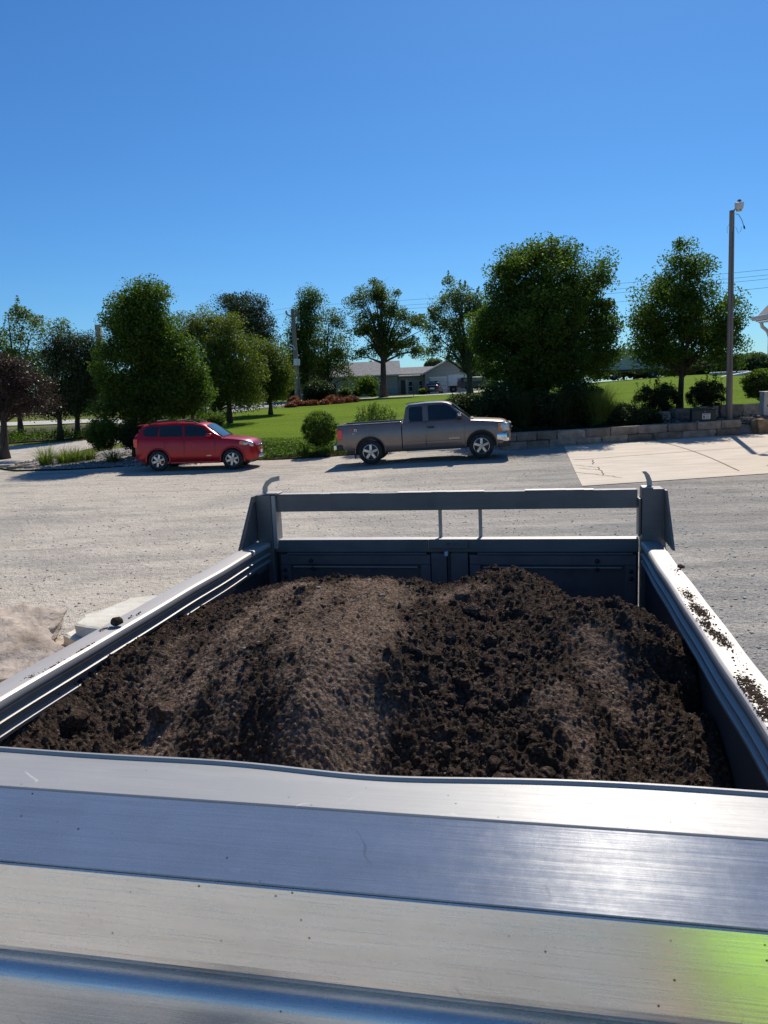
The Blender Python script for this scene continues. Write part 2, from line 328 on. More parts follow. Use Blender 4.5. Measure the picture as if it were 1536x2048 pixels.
gx = sorted(set([round(float(q), 3) for q in gx_]+[round(float(q), 3) for q in np.arange(3, 17, .25)])); gy = sorted(set([round(float(q), 3) for q in gy]+[round(float(q), 3) for q in np.arange(27, 33, .25)]))
def grid_ground():
    V = [(x, y, zt(x, y)-.02) for y in gy for x in gx]; n = len(gx)
    Fc = [(j*n+i, j*n+i+1, (j+1)*n+i+1, (j+1)*n+i) for j in range(len(gy)-1) for i in range(n-1)]
    return mesh('ground', V, Fc, 'field', smooth=True)
tag(grid_ground(), kind='structure')
def drape(name, poly, dz, m, fine=False, parent=None):
    bm = bmesh.new(); vs = [bm.verts.new((p[0], p[1], 0)) for p in poly]; f = bm.faces.new(vs); bmesh.ops.triangulate(bm, faces=[f])
    x0, x1 = min(p[0] for p in poly), max(p[0] for p in poly); y0, y1 = min(p[1] for p in poly), max(p[1] for p in poly)
    lx = [g for g in gx if x0 < g < x1]; ly = [g for g in gy if y0 < g < y1]
    if fine: lx = list(np.arange(x0, x1, .5)); ly = list(np.arange(y0, y1, .5))
    for g in lx: bmesh.ops.bisect_plane(bm, geom=bm.verts[:]+bm.edges[:]+bm.faces[:], plane_co=(g, 0, 0), plane_no=(1, 0, 0))
    for g in ly: bmesh.ops.bisect_plane(bm, geom=bm.verts[:]+bm.edges[:]+bm.faces[:], plane_co=(0, g, 0), plane_no=(0, 1, 0))
    for v in bm.verts: v.co.z = zt(v.co.x, v.co.y)+dz
    bmesh.ops.recalc_face_normals(bm, faces=bm.faces)
    if sum(f.normal.z for f in bm.faces) < 0: bmesh.ops.reverse_faces(bm, faces=bm.faces)
    return bm_obj(name, bm, m, parent, smooth=True, recalc=False)
def wob(poly, amp, step=.6, seed=1):
    out = []; n = len(poly)
    for i in range(n):
        a = Vector(poly[i]); b = Vector(poly[(i+1) % n]); k = max(1, int((b-a).length/step))
        for j in range(k):
            p = a.lerp(b, j/k); s = float(pnoise(np.array([p.x*.7+seed]), np.array([p.y*.7]), seed)[0]); s2 = float(pnoise(np.array([p.x*.7+seed]), np.array([p.y*.7]), seed+5)[0])
            out.append((p.x+amp*s, p.y+amp*s2))
    return out
def g(px, py, z=None, it=6):
    """terrain point seen at a photo pixel"""
    zz = 0.
    for _ in range(40):
        p = atz(px, py, zz) if zz < H-.02 else None
        if p is None: break
        nz_ = zt(p.x, p.y); zz += (nz_-zz)*.35
    return p
def P(x, y): return Vector((x, y, zt(x, y)))
# gravel lot
lot = [(-60, -45), (55, -45), (55, 24), (22, 32.4), (14.5, 30.75), (4.6, 28.5), (3.0, 29.5), (-.5, 29.6), (-4.5, 29.9), (-6.2, 30.2), (-9, 29.4), (-11.5, 28.6), (-13.8, 28.6), (-15.4, 30.5), (-17.5, 31.2), (-60, 31.5)]
tag(drape('gravel_lot', wob(lot, .18), .004, 'gravel'), kind='structure')
# driveway on the left joining the lot
dw = [(-30, 30.9), (-17.0, 30.9), (-15.2, 31.5), (-14.6, 33.0), (-13.2, 38.5), (-13.4, 42.8), (-17, 42.0), (-22, 40.8), (-30, 38.5)]
tag(drape('side_driveway', wob(dw, .15), .012, mat('pale_gravel', (.40, .36, .31), .95, 0, (.54, .49, .42), 2.2, 8, .02, 25, coords='World', spec=.1)), kind='structure')
# concrete slab
slab = [(4.7, 17.9), (9.5, 18.75), (30, 22.2), (34, 24), (22, 31.0), (14.5, 29.95), (6.75, 28.3)]
so_ = tag(drape('concrete_slab', slab, .018, 'conc', fine=True), kind='structure')
def strip(name, a, b, w, dz, m, n=14, parent=None, bend=0., jag=0.):
    dz -= .012
    a = Vector(a); b = Vector(b); d = (b-a).normalized(); nn = Vector((-d.y, d.x)); V = []; Fc = []
    for i in range(n+1):
        p = a.lerp(b, i/n)+nn*(bend*math.sin(math.pi*i/n)+random.uniform(-jag, jag))
        for s in (-1, 1): q = p+nn*s*w/2; V.append((q.x, q.y, zt(q.x, q.y)+dz))
    for i in range(n): Fc.append((2*i, 2*i+1, 2*i+3, 2*i+2))
    return mesh(name, V, Fc, m, parent)
def gp(px, py):
    p = g(px, py); return (p.x, p.y)
strip('slab_joint', gp(1150, 921), gp(1536, 893), .035, .036, 'joint', parent=so_); strip('slab_joint', gp(1300, 877), gp(1478, 943), .04, .036, 'joint', parent=so_, bend=.25)
for a, b in (((1145, 920), (1186, 921)), ((1186, 921), (1186, 930)), ((1150, 932), (1198, 936)), ((1198, 936), (1206, 952)), ((1150, 946), (1206, 952)), ((1206, 952), (1242, 957)), ((1160, 938), (1200, 941))):
    strip('slab_crack', gp(*a), gp(*b), .03, .0365, 'joint', parent=so_, n=7, jag=.05)
# lawn
lawn = [(-9.5, 34.3), (-4.5, 33.6), (0.2, 33.0), (3.6, 31.6), (8, 34), (15, 34.4), (30, 36), (48, 42), (60, 80), (48, 96), (28, 90), (9.6, 85.3), (-3.4, 80.5), (-11, 66), (-14.5, 52), (-12, 42)]
tag(drape('lawn', wob(lawn, .1, 1.2), .02, 'lawn'), kind='structure')
# house drive: a pale strip from the street to the garage
hd = [(-4.0, 80.5), (9.6, 84.6), (20, 87.5), (40, 90), (40, 93.0), (24, 94), (22, 101.5), (8.0, 101.5), (8.0, 90.2), (5, 86.2), (-4.4, 82.9), (-16, 84), (-60, 86), (-60, 82.5), (-16, 81)]
tag(drape('house_driveway', hd, .05, 'roadc'), kind='structure')
# far street on the left
tag(drape('street', [(-90, 64), (-30, 66), (-19, 62), (-13.5, 52.5), (-15.2, 50.5), (-21, 58), (-32, 61), (-90, 59.5)], .05, 'roadc'), kind='structure')
# planting beds
tag(drape('planting_bed', wob([(-6.4, 30.1), (-4.5, 30.0), (0, 29.7), (3, 29.4), (4.75, 28.2), (14.5, 30.5), (21.5, 31.9), (24, 33.5), (15, 34.4), (8, 34), (3.6, 31.7), (.2, 33.1), (-4.5, 33.7), (-8, 34.4), (-7.6, 32)], .06), .03, 'bed'), kind='structure')
tag(drape('rock_bed', wob([(-15.2, 30.3), (-13.8, 29.0), (-11.5, 28.8), (-9, 29.5), (-6.4, 30.2), (-7.6, 32), (-8.4, 34.5), (-11.5, 36), (-12.6, 35), (-14.4, 32.4)], .12), .035, 'rockbed'), kind='structure')
tag(drape('shrub_bed', wob([(-16.5, 60), (-11.4, 60), (-8.4, 70), (-3.6, 80), (-8, 80), (-16.5, 79), (-19, 70)], .2, 2), .05, mat('pea_gravel', (.36, .34, .31), .9, 0, (.22, .2, .18), 5, coords='World')), kind='structure')
tag(drape('tree_bed', wob([(-40, 44), (-30, 42.5), (-14, 44.5), (-13.6, 50), (-22, 56), (-40, 56)], .2, 2), .04, 'bed'), kind='structure')
# ------------------------------------------------------------------ stones in the wall
def rock(name, cx, cy, cz, sx, sy, sz, m, rz=0., seed=0, rough=.12, sub=3, box_=.5, parent=None, label=None, cat=None, group=None):
    bm = bmesh.new(); bmesh.ops.create_cube(bm, size=1.); bmesh.ops.subdivide_edges(bm, edges=bm.edges[:], cuts=2**sub-1, use_grid_fill=True)
    r = random.Random(seed); off = Vector((r.uniform(0, 50), r.uniform(0, 50), r.uniform(0, 50)))
    from mathutils import noise
    for v in bm.verts:
        c = v.co*2; s = c.normalized(); q = c*box_+s*(1-box_)*1.15
        d = noise.noise(q*1.1+off)*rough*1.6+noise.noise(q*3.1+off)*rough*.6+noise.noise(q*8+off)*rough*.25
        q = q*(1+d); v.co = Vector((q.x*sx/2, q.y*sy/2, q.z*sz/2))
    o = bm_obj(name, bm, m, parent, smooth=True, auto=38); o.location = (cx, cy, cz); o.rotation_euler = (0, 0, rz)
    if label: tag(o, label, cat, group)
    return o
ang = math.atan2(WD.y, WD.x)
L = (WB-WA).length
wall = empty('retaining_wall', (WA.x, WA.y, zt(WA.x, WA.y)), ang, 'two course dry wall of long tan limestone blocks edging the raised planting bed', 'stone wall')
row1 = [0, .55, 1.35, 2.15, 3.3, 4.35, 5.5, 6.75, 8.05, 9.1, 10.0]; row0 = [0, .95, 1.85, 2.95, 4.0, 5.1, 6.15, 7.4, 8.9, 10.0]
for ri, (row, z0, hh, off) in enumerate(((row0, -.03, .31, .03), (row1, .29, .30, .0))):
    for i in range(len(row)-1):
        a, b = row[i]-.3, row[i+1]-.3; zz = z0+random.uniform(-.01, .01)+.004*i
        rock('block', (a+b)/2, .25+off, zz+hh/2, b-a-.02, .55+random.uniform(-.04, .04), hh*.98, 'stone', random.uniform(-.012, .012), 10+i+ri*30, .045, 3, .93, parent=wall)
rock('corner_boulder', 15.35, 30.45, .42, 1.25, .8, .62, 'stone_or', .1, 5, .12, 3, .8, label='orange tan boulder ending the lower stone wall at its right', cat='boulder')
rock('corner_boulder', 16.5, 30.7, .45, 1.1, .8, .6, 'stone_or', .2, 6, .12, 3, .8, label='rough tan boulder under the white cabinet at the right edge', cat='boulder')
w2 = empty('upper_wall', (9.6, 31.3, zt(9.6, 31.4)), ang+.02, 'low upper row of grey stone blocks behind the green utility box', 'stone wall')
for i, (a, b, h) in enumerate(((0, 1.5, .2), (1.5, 2.6, .24), (2.8, 3.9, .32), (3.9, 4.9, .36), (5.0, 6.1, .38), (6.1, 7.2, .36))):
    rock('block', (a+b)/2, .25, .1+h/2, b-a-.03, .4, h+.1, 'stone', 0, 80+i, .06, 3, .9, parent=w2)
# ------------------------------------------------------------------ foliage
def leaf_mesh(name, Pn, size, m, parent=None, up=.25, outc=None, loc=None, kind=None, aspect=.55, tintfn=None):
    n = len(Pn); nrm = rng.normal(size=(n, 3)); nrm /= np.linalg.norm(nrm, axis=1)[:, None]; nrm[:, 2] += up
    if outc is not None:
        d = Pn-outc; d /= (np.linalg.norm(d, axis=1)[:, None]+1e-6); nrm += d*.55
    nrm /= np.linalg.norm(nrm, axis=1)[:, None]
    a = rng.normal(size=(n, 3)); a -= nrm*(a*nrm).sum(1)[:, None]; a /= np.linalg.norm(a, axis=1)[:, None]; b = np.cross(nrm, a)
    s = size*rng.uniform(.6, 1.35, size=(n, 1)); V = np.empty((n, 4, 3), np.float32)
    V[:, 0] = Pn-a*s*.5; V[:, 1] = Pn+b*s*aspect*.5+nrm*s*.08; V[:, 2] = Pn+a*s*.5; V[:, 3] = Pn-b*s*aspect*.5+nrm*s*.08
    me = bpy.data.meshes.new(name); me.vertices.add(n*4); me.vertices.foreach_set('co', V.reshape(-1)); me.loops.add(n*4); me.loops.foreach_set('vertex_index', np.arange(n*4, dtype=np.int32))
    me.polygons.add(n); me.polygons.foreach_set('loop_start', np.arange(0, n*4, 4, dtype=np.int32)); me.update(calc_edges=True)
    t = np.clip(rng.beta(2, 2.6, n), 0, 1) if tintfn is None else tintfn(Pn)
    at = me.attributes.new('tint', 'FLOAT', 'POINT'); at.data.foreach_set('value', np.repeat(t, 4).astype(np.float32))
    me.materials.append(M[m]); o = bpy.data.objects.new(name, me); link(o, parent, loc)
    return o
def blob_points(blobs, nclump, nleaf, sig, shell=.55):
    wt = np.array([b[3]*b[5]*max(b[4], .2)**.5 for b in blobs]); wt = wt/wt.sum(); cl = []
    for b, w in zip(blobs, wt):
        k = max(3, int(round(nclump*w))); d = rng.normal(size=(k, 3)); d /= np.linalg.norm(d, axis=1)[:, None]
        r = shell+(1-shell)*rng.uniform(0, 1, (k, 1))**.6; r[rng.uniform(size=(k, 1)) < .22] *= .6
        cl.append(np.array(b[:3])+d*r*np.array(b[3:6]))
    cl = np.concatenate(cl); per = rng.poisson(nleaf/len(cl), len(cl))+3
    idx = np.repeat(np.arange(len(cl)), per); sg = sig*rng.uniform(.6, 1.4, len(cl))
    off = rng.normal(size=(len(idx), 3)); off *= (np.minimum(np.linalg.norm(off, axis=1), 1.9)/np.linalg.norm(off, axis=1))[:, None]
    off[:, 2] *= .75
    ct = rng.uniform(-.18, .18, len(cl))
    return cl, cl[idx]+off*sg[idx][:, None], ct[idx]
def tree(name, label, cat, base, Y, pb, mt, nclump, nleaf, lsize, sig, trunk_r=.15, limbs=14, group=None, shell=.55, trunks=None, depth=.9, spike=0, lean=0., bare=0, dens=1.):
    """pb: crown lobes as (px,py,rpx,rpy) in photo pixels at distance Y"""
    bp_ = aty(base[0], base[1], Y); root = empty(name, (bp_.x, Y, zt(bp_.x, Y)-.05), 0, label, cat, group); o0 = np.array(root.location)
    nclump = int(nclump*1.7*dens); nleaf = int(nleaf*1.75*dens**1.3)
    blobs = []
    for q in pb:
        p = aty(q[0], q[1], Y); rx = q[2]/FPX*Y; rz = q[3]/FPX*Y; dy = (q[4] if len(q) > 4 else 0.)
        blobs.append((p.x-o0[0], dy+rng.uniform(-.15, .15)*rx, p.z-o0[2], rx, rx*depth, rz))
    cl, pts, ct = blob_points(blobs, nclump, nleaf, sig, shell)
    top = max(b[2]+b[5] for b in blobs); bot = min(b[2]-b[5] for b in blobs); cx = np.mean([b[0] for b in blobs])
    if spike:
        k = spike; sp = cl[rng.integers(0, len(cl), k)]; nn = 60
        d = sp-np.array([cx, 0, (top+bot)/2]); d /= np.linalg.norm(d, axis=1)[:, None]; d[:, 2] = np.abs(d[:, 2])+.5; d /= np.linalg.norm(d, axis=1)[:, None]
        t = rng.uniform(.2, 1, (k, nn, 1)); pts2 = (sp[:, None]+d[:, None]*t*sig*2.2+rng.normal(size=(k, nn, 3))*sig*.28*(1.25-t)).reshape(-1, 3); pts = np.concatenate([pts, pts2]); ct = np.concatenate([ct, np.zeros(len(pts2))])
    pts = pts[pts[:, 2] > .12] if len(pts) == len(ct) else pts
    ct = ct[:len(pts)]
    cz = (top+bot)/2
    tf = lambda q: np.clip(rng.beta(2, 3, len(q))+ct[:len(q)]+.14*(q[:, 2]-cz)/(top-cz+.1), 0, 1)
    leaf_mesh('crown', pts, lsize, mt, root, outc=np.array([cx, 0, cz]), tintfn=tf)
    parts = []
    tks = trunks or [(0, 0)]
    for tx, ty in tks:
        pth = [(tx*(1+.3*t)+(cx-tx)*.8*t*t+.06*math.sin(5*t+tx), ty, t*(top*.86)) for t in np.linspace(0, 1, 9)]
        rs = [trunk_r*(1.35 if i == 0 else 1.)*(1-.88*(i/8)**.9) for i in range(9)]
        parts.append(tube_data(pth, rs, 9))
    if limbs:
        for i in rng.choice(len(cl), min(limbs, len(cl)), replace=False):
            c = cl[i]; h0 = min(max(bot*.9+.15*(c[2]-bot), c[2]*.35), top*.75); s = np.array([cx*.5*(h0/top), 0, h0])
            mid = (s+c)/2+np.array([0, 0, .08*np.linalg.norm(c-s)]); r0 = trunk_r*.42*(1-h0/top*.6)
            parts.append(tube_data([s, (s+mid)/2, mid, (mid+c)/2, c], [r0, r0*.75, r0*.5, r0*.3, r0*.1], 5))
    for i in range(bare):
        c = cl[rng.integers(0, len(cl))]; d = rng.normal(size=3); d[2] = abs(d[2]); d /= np.linalg.norm(d)
        parts.append(tube_data([c, c+d*sig*1.5, c+d*sig*3+rng.normal(size=3)*.2], [.02, .014, .006], 4))
    V, Fc = merge(parts); mesh('trunk', V, Fc, 'bark', root, smooth=True)
    return root
def bush(name, label, px, py, rpx, rpy, Y, mt, n=2600, lsize=.06, sig=.12, cat='bush', group=None, shell=.8, nclump=70, extra=None, sprigs=0, sprig_h=.3, z0=None):
    p = aty(px, py, Y); rx = rpx/FPX*Y; rz = rpy/FPX*Y; gz = zt(p.x, Y); root_z = gz
    n = int(n*2.2); nclump = int(nclump*1.6); lsize *= 1.15
    blobs = [(0, 0, p.z-gz, rx-sig*.8, (rx-sig*.8), rz-sig*.6)]
    cl, pts, ct = blob_points(blobs, nclump, n, sig, shell)
    ins = rng.normal(size=(n//4, 3)); ins /= np.linalg.norm(ins, axis=1)[:, None]; ins = ins*rng.uniform(.2, .85, (n//4, 1))*np.array([rx, rx, rz])+np.array([0, 0, p.z-gz])
    pts = np.concatenate([pts, ins])
    if sprigs:
        for i in range(sprigs):
            a = rng.uniform(0, 2*np.pi); r = rx*rng.uniform(0, .95); bx, by = r*np.cos(a), r*np.sin(a); h = sprig_h*rng.uniform(.4, 1.2); k = int(14+h*30)
            zt_ = p.z-gz+rz*math.sqrt(max(0, 1-(r/rx)**2)); t = rng.uniform(-.2, 1, k)
            q = np.stack([bx*(1+.25*t*h)+rng.normal(size=k)*.025, by+rng.normal(size=k)*.025, zt_+t*h], 1); pts = np.concatenate([pts, q])
    pts = pts[pts[:, 2] > -.02]
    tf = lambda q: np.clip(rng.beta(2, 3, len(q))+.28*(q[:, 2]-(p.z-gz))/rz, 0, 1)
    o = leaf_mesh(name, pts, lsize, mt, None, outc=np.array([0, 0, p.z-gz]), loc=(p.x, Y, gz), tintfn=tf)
    return tag(o, label, cat, group)
def blades(name, label, px, py, wpx, hpx, Y, n=260, m='grass_blade', cat='ornamental grass', group=None, kind=None, seedheads=0, w=.012, spread=.9):
    p = aty(px, py, Y); R_ = wpx/FPX*Y/2; hh = hpx/FPX*Y; V = []; Fc = []; tn = []
    for i in range(n+seedheads):
        a = rng.uniform(0, 2*np.pi); r0 = R_*.35*math.sqrt(rng.uniform()); le = hh*rng.uniform(.55, 1.05)*(1.25 if i >= n else 1); out = rng.uniform(.1, spread)*R_*(.5 if i >= n else 1)
        b = np.array([r0*np.cos(a), r0*np.sin(a), 0]); d = np.array([np.cos(a), np.sin(a), 0]); s = np.array([-d[1], d[0], 0])*w*rng.uniform(.6, 1.4); k = len(V)
        for t in (0, .4, .75, 1.):
            q = b+d*out*t*t+np.array([0, 0, le*(t-.22*t*t*(out/R_))]); ww = s*(1-t*.85); V += [q-ww, q+ww]
        Fc += [(k, k+1, k+3, k+2), (k+2, k+3, k+5, k+4), (k+4, k+5, k+7, k+6)]; tn += [1. if i >= n else float(rng.beta(2, 2.5))]*8
    o = mesh(name, V, Fc, m, loc=(p.x, Y, zt(p.x, Y))); at = o.data.attributes.new('tint', 'FLOAT', 'POINT'); at.data.foreach_set('value', tn)
    return tag(o, label, cat, group, kind)
# --- trees, left to right
tree('shade_tree', 'tall airy green tree with pointed branch tips at the far left', 'tree', (40, 850), 50, [(100, 730, 50, 40), (-20, 760, 60, 40), (40, 790, 60, 30), (62, 640, 42, 50), (25, 690, 60, 50), (95, 660, 34, 36), (-30, 700, 60, 70), (70, 740, 60, 50), (-60, 760, 50, 50), (20, 760, 40, 40)], 'leafmap', 80, 15000, .15, .42, .18, 22, dens=.85, spike=30, shell=.4)
tree('purple_plum_tree', 'purple leaved ornamental tree at the left edge of the driveway', 'tree', (5, 880), 34, [(0, 765, 62, 45), (60, 790, 48, 36), (-50, 790, 50, 50), (95, 805, 24, 18), (25, 820, 40, 18), (15, 745, 40, 30)], 'leafplum', 110, 17000, .085, .24, .22, 20)
tree('juniper_tree', 'dull dark green tree on a short trunk behind the driveway, the left of two', 'tree', (119, 862), 44, [(125, 745, 42, 60), (120, 800, 46, 36), (112, 700, 28, 36), (140, 690, 20, 32)], 'leafpine', 100, 15000, .10, .32, .17, 14, spike=18, shell=.35)
tree('juniper_tree', 'dull dark green tree beside the pear trees, its trunk right of the other', 'tree', (154, 858), 45, [(170, 735, 34, 70), (160, 800, 44, 36), (178, 695, 24, 34), (195, 750, 24, 40)], 'leafpine', 100, 14000, .10, .3, .17, 14, spike=18, shell=.35)
tree('pear_tree', 'dense dark oval pear tree standing behind the red car, the taller of the pair', 'tree', (285, 850), 32.4, [(280, 660, 66, 76), (262, 730, 68, 66), (300, 615, 40, 46), (258, 640, 34, 40), (240, 785, 44, 38), (300, 780, 60, 42), (282, 595, 34, 24), (250, 815, 58, 24), (325, 815, 60, 24), (320, 690, 40, 60), (310, 720, 44, 44)], 'leafpear', 210, 42000, .105, .26, .14, 16, spike=12, shell=.6, trunks=[(0, 0), (.5, .2), (-.4, .1)])
tree('pear_tree', 'smaller broad pear tree leaning out right of the tall one behind the red car', 'tree', (365, 850), 32., [(362, 735, 42, 52), (375, 790, 46, 34), (345, 790, 40, 36), (398, 775, 20, 26), (350, 695, 24, 22)], 'leafpear', 110, 20000, .10, .24, .10, 12, shell=.6, trunks=[(0, 0), (.35, .1)])
tree('locust_tree', 'wide olive green tree on two dark trunks left of the lawn', 'tree', (440, 835), 47, [(430, 690, 62, 62), (400, 650, 46, 34), (470, 710, 52, 56), (420, 760, 70, 46), (490, 770, 40, 40), (400, 795, 50, 24), (470, 795, 46, 22), (380, 700, 30, 50)], 'leafolive', 190, 34000, .12, .36, .17, 22, trunks=[(-.35, 0), (.5, .2)], shell=.6)
tree('locust_tree', 'rounded olive green tree at the back of the shrub bed, beside the utility pole', 'tree', (540, 812), 55, [(535, 730, 40, 44), (520, 775, 44, 34), (556, 765, 26, 36), (500, 745, 26, 30)], 'leafolive', 120, 17000, .14, .38, .16, 12, shell=.6)
tree('pine_tree', 'dark rounded pine showing above the olive trees', 'tree', (480, 815), 76, [(482, 612, 50, 22), (500, 650, 44, 34), (530, 660, 26, 18), (460, 640, 30, 26), (515, 690, 30, 26), (545, 668, 12, 12)], 'leafpine', 90, 13000, .17, .5, .25, 12, shell=.5)
tree('tall_tree', 'tall narrow vine covered dark tree beside the utility pole', 'tree', (612, 795), 86, [(620, 600, 20, 38), (610, 650, 32, 46), (600, 700, 30, 46), (615, 740, 40, 36), (585, 725, 16, 30)], 'leafpear', 130, 17000, .19, .5, .35, 12, shell=.5)
tree('shade_tree', 'loose spreading tree with bright drooping limbs left of the central oak', 'tree', (655, 792), 84, [(660, 645, 30, 26), (655, 690, 40, 30), (668, 735, 40, 26), (640, 720, 30, 30), (690, 760, 18, 16), (680, 700, 22, 18)], 'leafoak', 90, 11500, .2, .5, .25, 16, dens=.62, shell=.45)
tree('oak_tree', 'open branched oak with a straight dark trunk on the house lawn', 'tree', (767, 789), 84, [(740, 590, 36, 26), (770, 600, 32, 28), (715, 620, 22, 24), (750, 650, 46, 34), (800, 640, 38, 30), (832, 650, 24, 22), (720, 665, 26, 18), (770, 690, 50, 26), (815, 695, 32, 20), (720, 705, 26, 12), (845, 700, 20, 16), (745, 570, 24, 12)], 'leafoak', 100, 15500, .21, .42, .42, 52, dens=.8, shell=.35, bare=50)
tree('silver_maple', 'pale green maple with drooping branches left of the large pear tree', 'tree', (940, 800), 66, [(902, 590, 26, 28), (880, 630, 26, 24), (930, 620, 30, 36), (870, 670, 20, 26), (900, 660, 30, 22), (930, 680, 36, 32), (965, 620, 30, 40), (950, 720, 30, 30), (866, 700, 14, 16), (905, 700, 18, 18)], 'leafmap', 85, 13500, .17, .40, .3, 34, dens=.85, shell=.4, spike=30, bare=40)
tree('pear_tree', 'huge dense dark pear tree rising behind the parked pickup', 'tree', (1090, 850), 33.5, [(1085, 560, 86, 72), (1060, 640, 110, 90), (1120, 640, 104, 88), (1030, 720, 84, 66), (1150, 715, 82, 56), (1090, 740, 110, 50), (1040, 520, 34, 26), (1085, 510, 56, 24), (1165, 548, 54, 46), (1195, 650, 38, 50), (985, 660, 34, 44), (1000, 620, 46, 50), (1185, 600, 34, 46), (1205, 700, 26, 40), (970, 690, 32, 52), (1010, 560, 34, 40)], 'leafpear', 380, 76000, .115, .27, .2, 22, spike=24, shell=.62)
tree('pear_tree', 'round dark pear tree on a single trunk beside the wooden light pole', 'tree', (1359, 802), 34.5, [(1365, 570, 62, 60), (1330, 620, 72, 66), (1410, 620, 66, 66), (1370, 690, 96, 54), (1300, 680, 46, 52), (1450, 690, 42, 52), (1372, 515, 36, 30), (1290, 640, 34, 34), (1465, 640, 26, 34), (1405, 530, 22, 18)], 'leafpear', 230, 33000, .115, .27, .15, 30, dens=.85, spike=16, shell=.5)
for i, (px, py, rx, ry, Y, lb) in enumerate(((1500, 728, 34, 14, 150, 'pale hazy tree line clump at the right edge beyond the field'), (1420, 728, 60, 14, 160, 'long low tree clump beyond the field behind the light pole'), (1400, 734, 80, 16, 150, 'dark low hedge row beyond the right lawn'), (868, 732, 9, 6, 190, 'small round tree top peeking over the house roof'), (1270, 738, 110, 17, 170, 'low tree clump showing between the two pear trees'), (-20, 800, 70, 34, 90, 'shaded tree mass behind the street at the far left'), (200, 795, 90, 26, 95, 'far shrubby trees behind the left street'), (560, 780, 40, 20, 105, 'far tree behind the left end of the house'), (960, 745, 36, 26, 130, 'distant tree right of the garage'), (340, 780, 90, 30, 90, 'distant tree row behind the olive trees'))):
    bush('far_tree', lb, px, py, rx, ry, Y, 'leaffar', 7000, .5, .9, 'tree', shell=.6, nclump=50)
# --- bushes
bush('boxwood_bush', 'round clipped green bush with bright tips left of the pickup', 640, 857, 36, 35, 30.6, 'leafbush', 5200, .05, .07, shell=.9, nclump=160)
bush('boxwood_bush', 'round green bush between the driveway grass and the red car', 205, 868, 33, 33, 31, 'leafbush', 5000, .055, .09, shell=.85, nclump=110)
bush('boxwood_bush', 'dark shaded round bush right behind the red car tail', 262, 868, 27, 30, 31, 'leafdark', 3500, .06, .09)
bush('boxwood_bush', 'light green bush showing over the red car windscreen', 425, 842, 26, 18, 34, 'leafbush', 2600, .06, .08)
bush('boxwood_bush', 'dark bush under the right pear tree, left of its trunk', 1314, 800, 46, 34, 33.2, 'leafdark', 5200, .06, .1, sprigs=14, sprig_h=.35)
bush('boxwood_bush', 'dark clipped bush between the right pear trunk and the light pole', 1414, 790, 38, 30, 33, 'leafdark', 5000, .055, .08, sprigs=16, sprig_h=.35, shell=.9)
bush('boxwood_bush', 'bright green bush at the right edge above the stones', 1518, 768, 32, 28, 34, 'leafbush', 5000, .08, .1, shell=.85)
bush('bush', 'dark rounded bush beside the pear tree trunks behind the red car', 320, 862, 40, 24, 33.2, 'leafdark', 3000, .06, .12)
for px, py, rx, ry, Y, lb in ((1010, 815, 64, 50, 31.3, 'dark shaded shrub right behind the pickup hood'), (1090, 825, 60, 46, 30.8, 'dark shrub at the middle of the wall bed under the huge pear tree'), (1160, 810, 50, 52, 31, 'dark feathery shrub left of the tall grass clump'), (930, 812, 50, 22, 33.5, 'low dark hedge behind the pickup windscreen'), (1235, 835, 52, 26, 30.8, 'low dark shrub above the pale wall blocks'), (1290, 838, 30, 14, 31.6, 'low dark shrub under the right pear tree')):
    bush('shrub', lb, px, py, rx, ry, Y, 'leafdark', 7000, .07, .16, 'shrub', nclump=120)
blades('ornamental_grass', 'tall arching grass clump leaning right over the stone wall', 1195, 848, 120, 92, 30.4, 1500, 'grass_blade', w=.008, spread=.8)
blades('ornamental_grass', 'dark upright grass clump left of the arching one', 1120, 856, 100, 84, 30.2, 900, 'leafdark', w=.01, spread=.7)
blades('ornamental_grass', 'dark upright grass clump behind the pickup front bumper', 1045, 862, 90, 80, 30.0, 900, 'leafdark', w=.01, spread=.7)
bush('shrub', 'fine stemmed green shrub rising behind the pickup bed', 750, 852, 50, 30, 30.2, 'leafjun', 5200, .05, .12, 'shrub', sprigs=90, sprig_h=.32)
blades('ornamental_grass', 'thin pale grass stems behind the pickup cab', 905, 840, 110, 40, 32.5, 500, 'grass_blade', w=.01, spread=1.)
for px, py, w_, h_, lb in ((92, 918, 40, 46, 'dry grass tuft with tall seed stems, leftmost in the rock bed'), (128, 908, 46, 40, 'green grass tuft in the middle of the rock bed'), (150, 902, 40, 34, 'green grass tuft just left of the round bush'), (175, 893, 40, 32, 'small grass tuft touching the round bush'), (225, 912, 40, 30, 'shaded grass tuft at the foot of the dark bush')):
    blades('grass_tuft', lb, px, py, w_*1.7, h_*1.0, 30.6+(918-py)*.06, 230, 'grass_blade', 'grass tuft', 'grass tufts in the rock bed', seedheads=(26 if px < 100 else 6), w=.011, spread=1.3)
for px, py, lb in ((508, 884, 'bright yellow green weed sprig in front of the red car nose'), (612, 895, 'bright weed sprig in the groundcover below the clipped bush')):
    blades('weed_sprig', lb, px, py+18, 22, 30, 29.9, 34, 'leafbush', 'weed', w=.035, spread=1.)
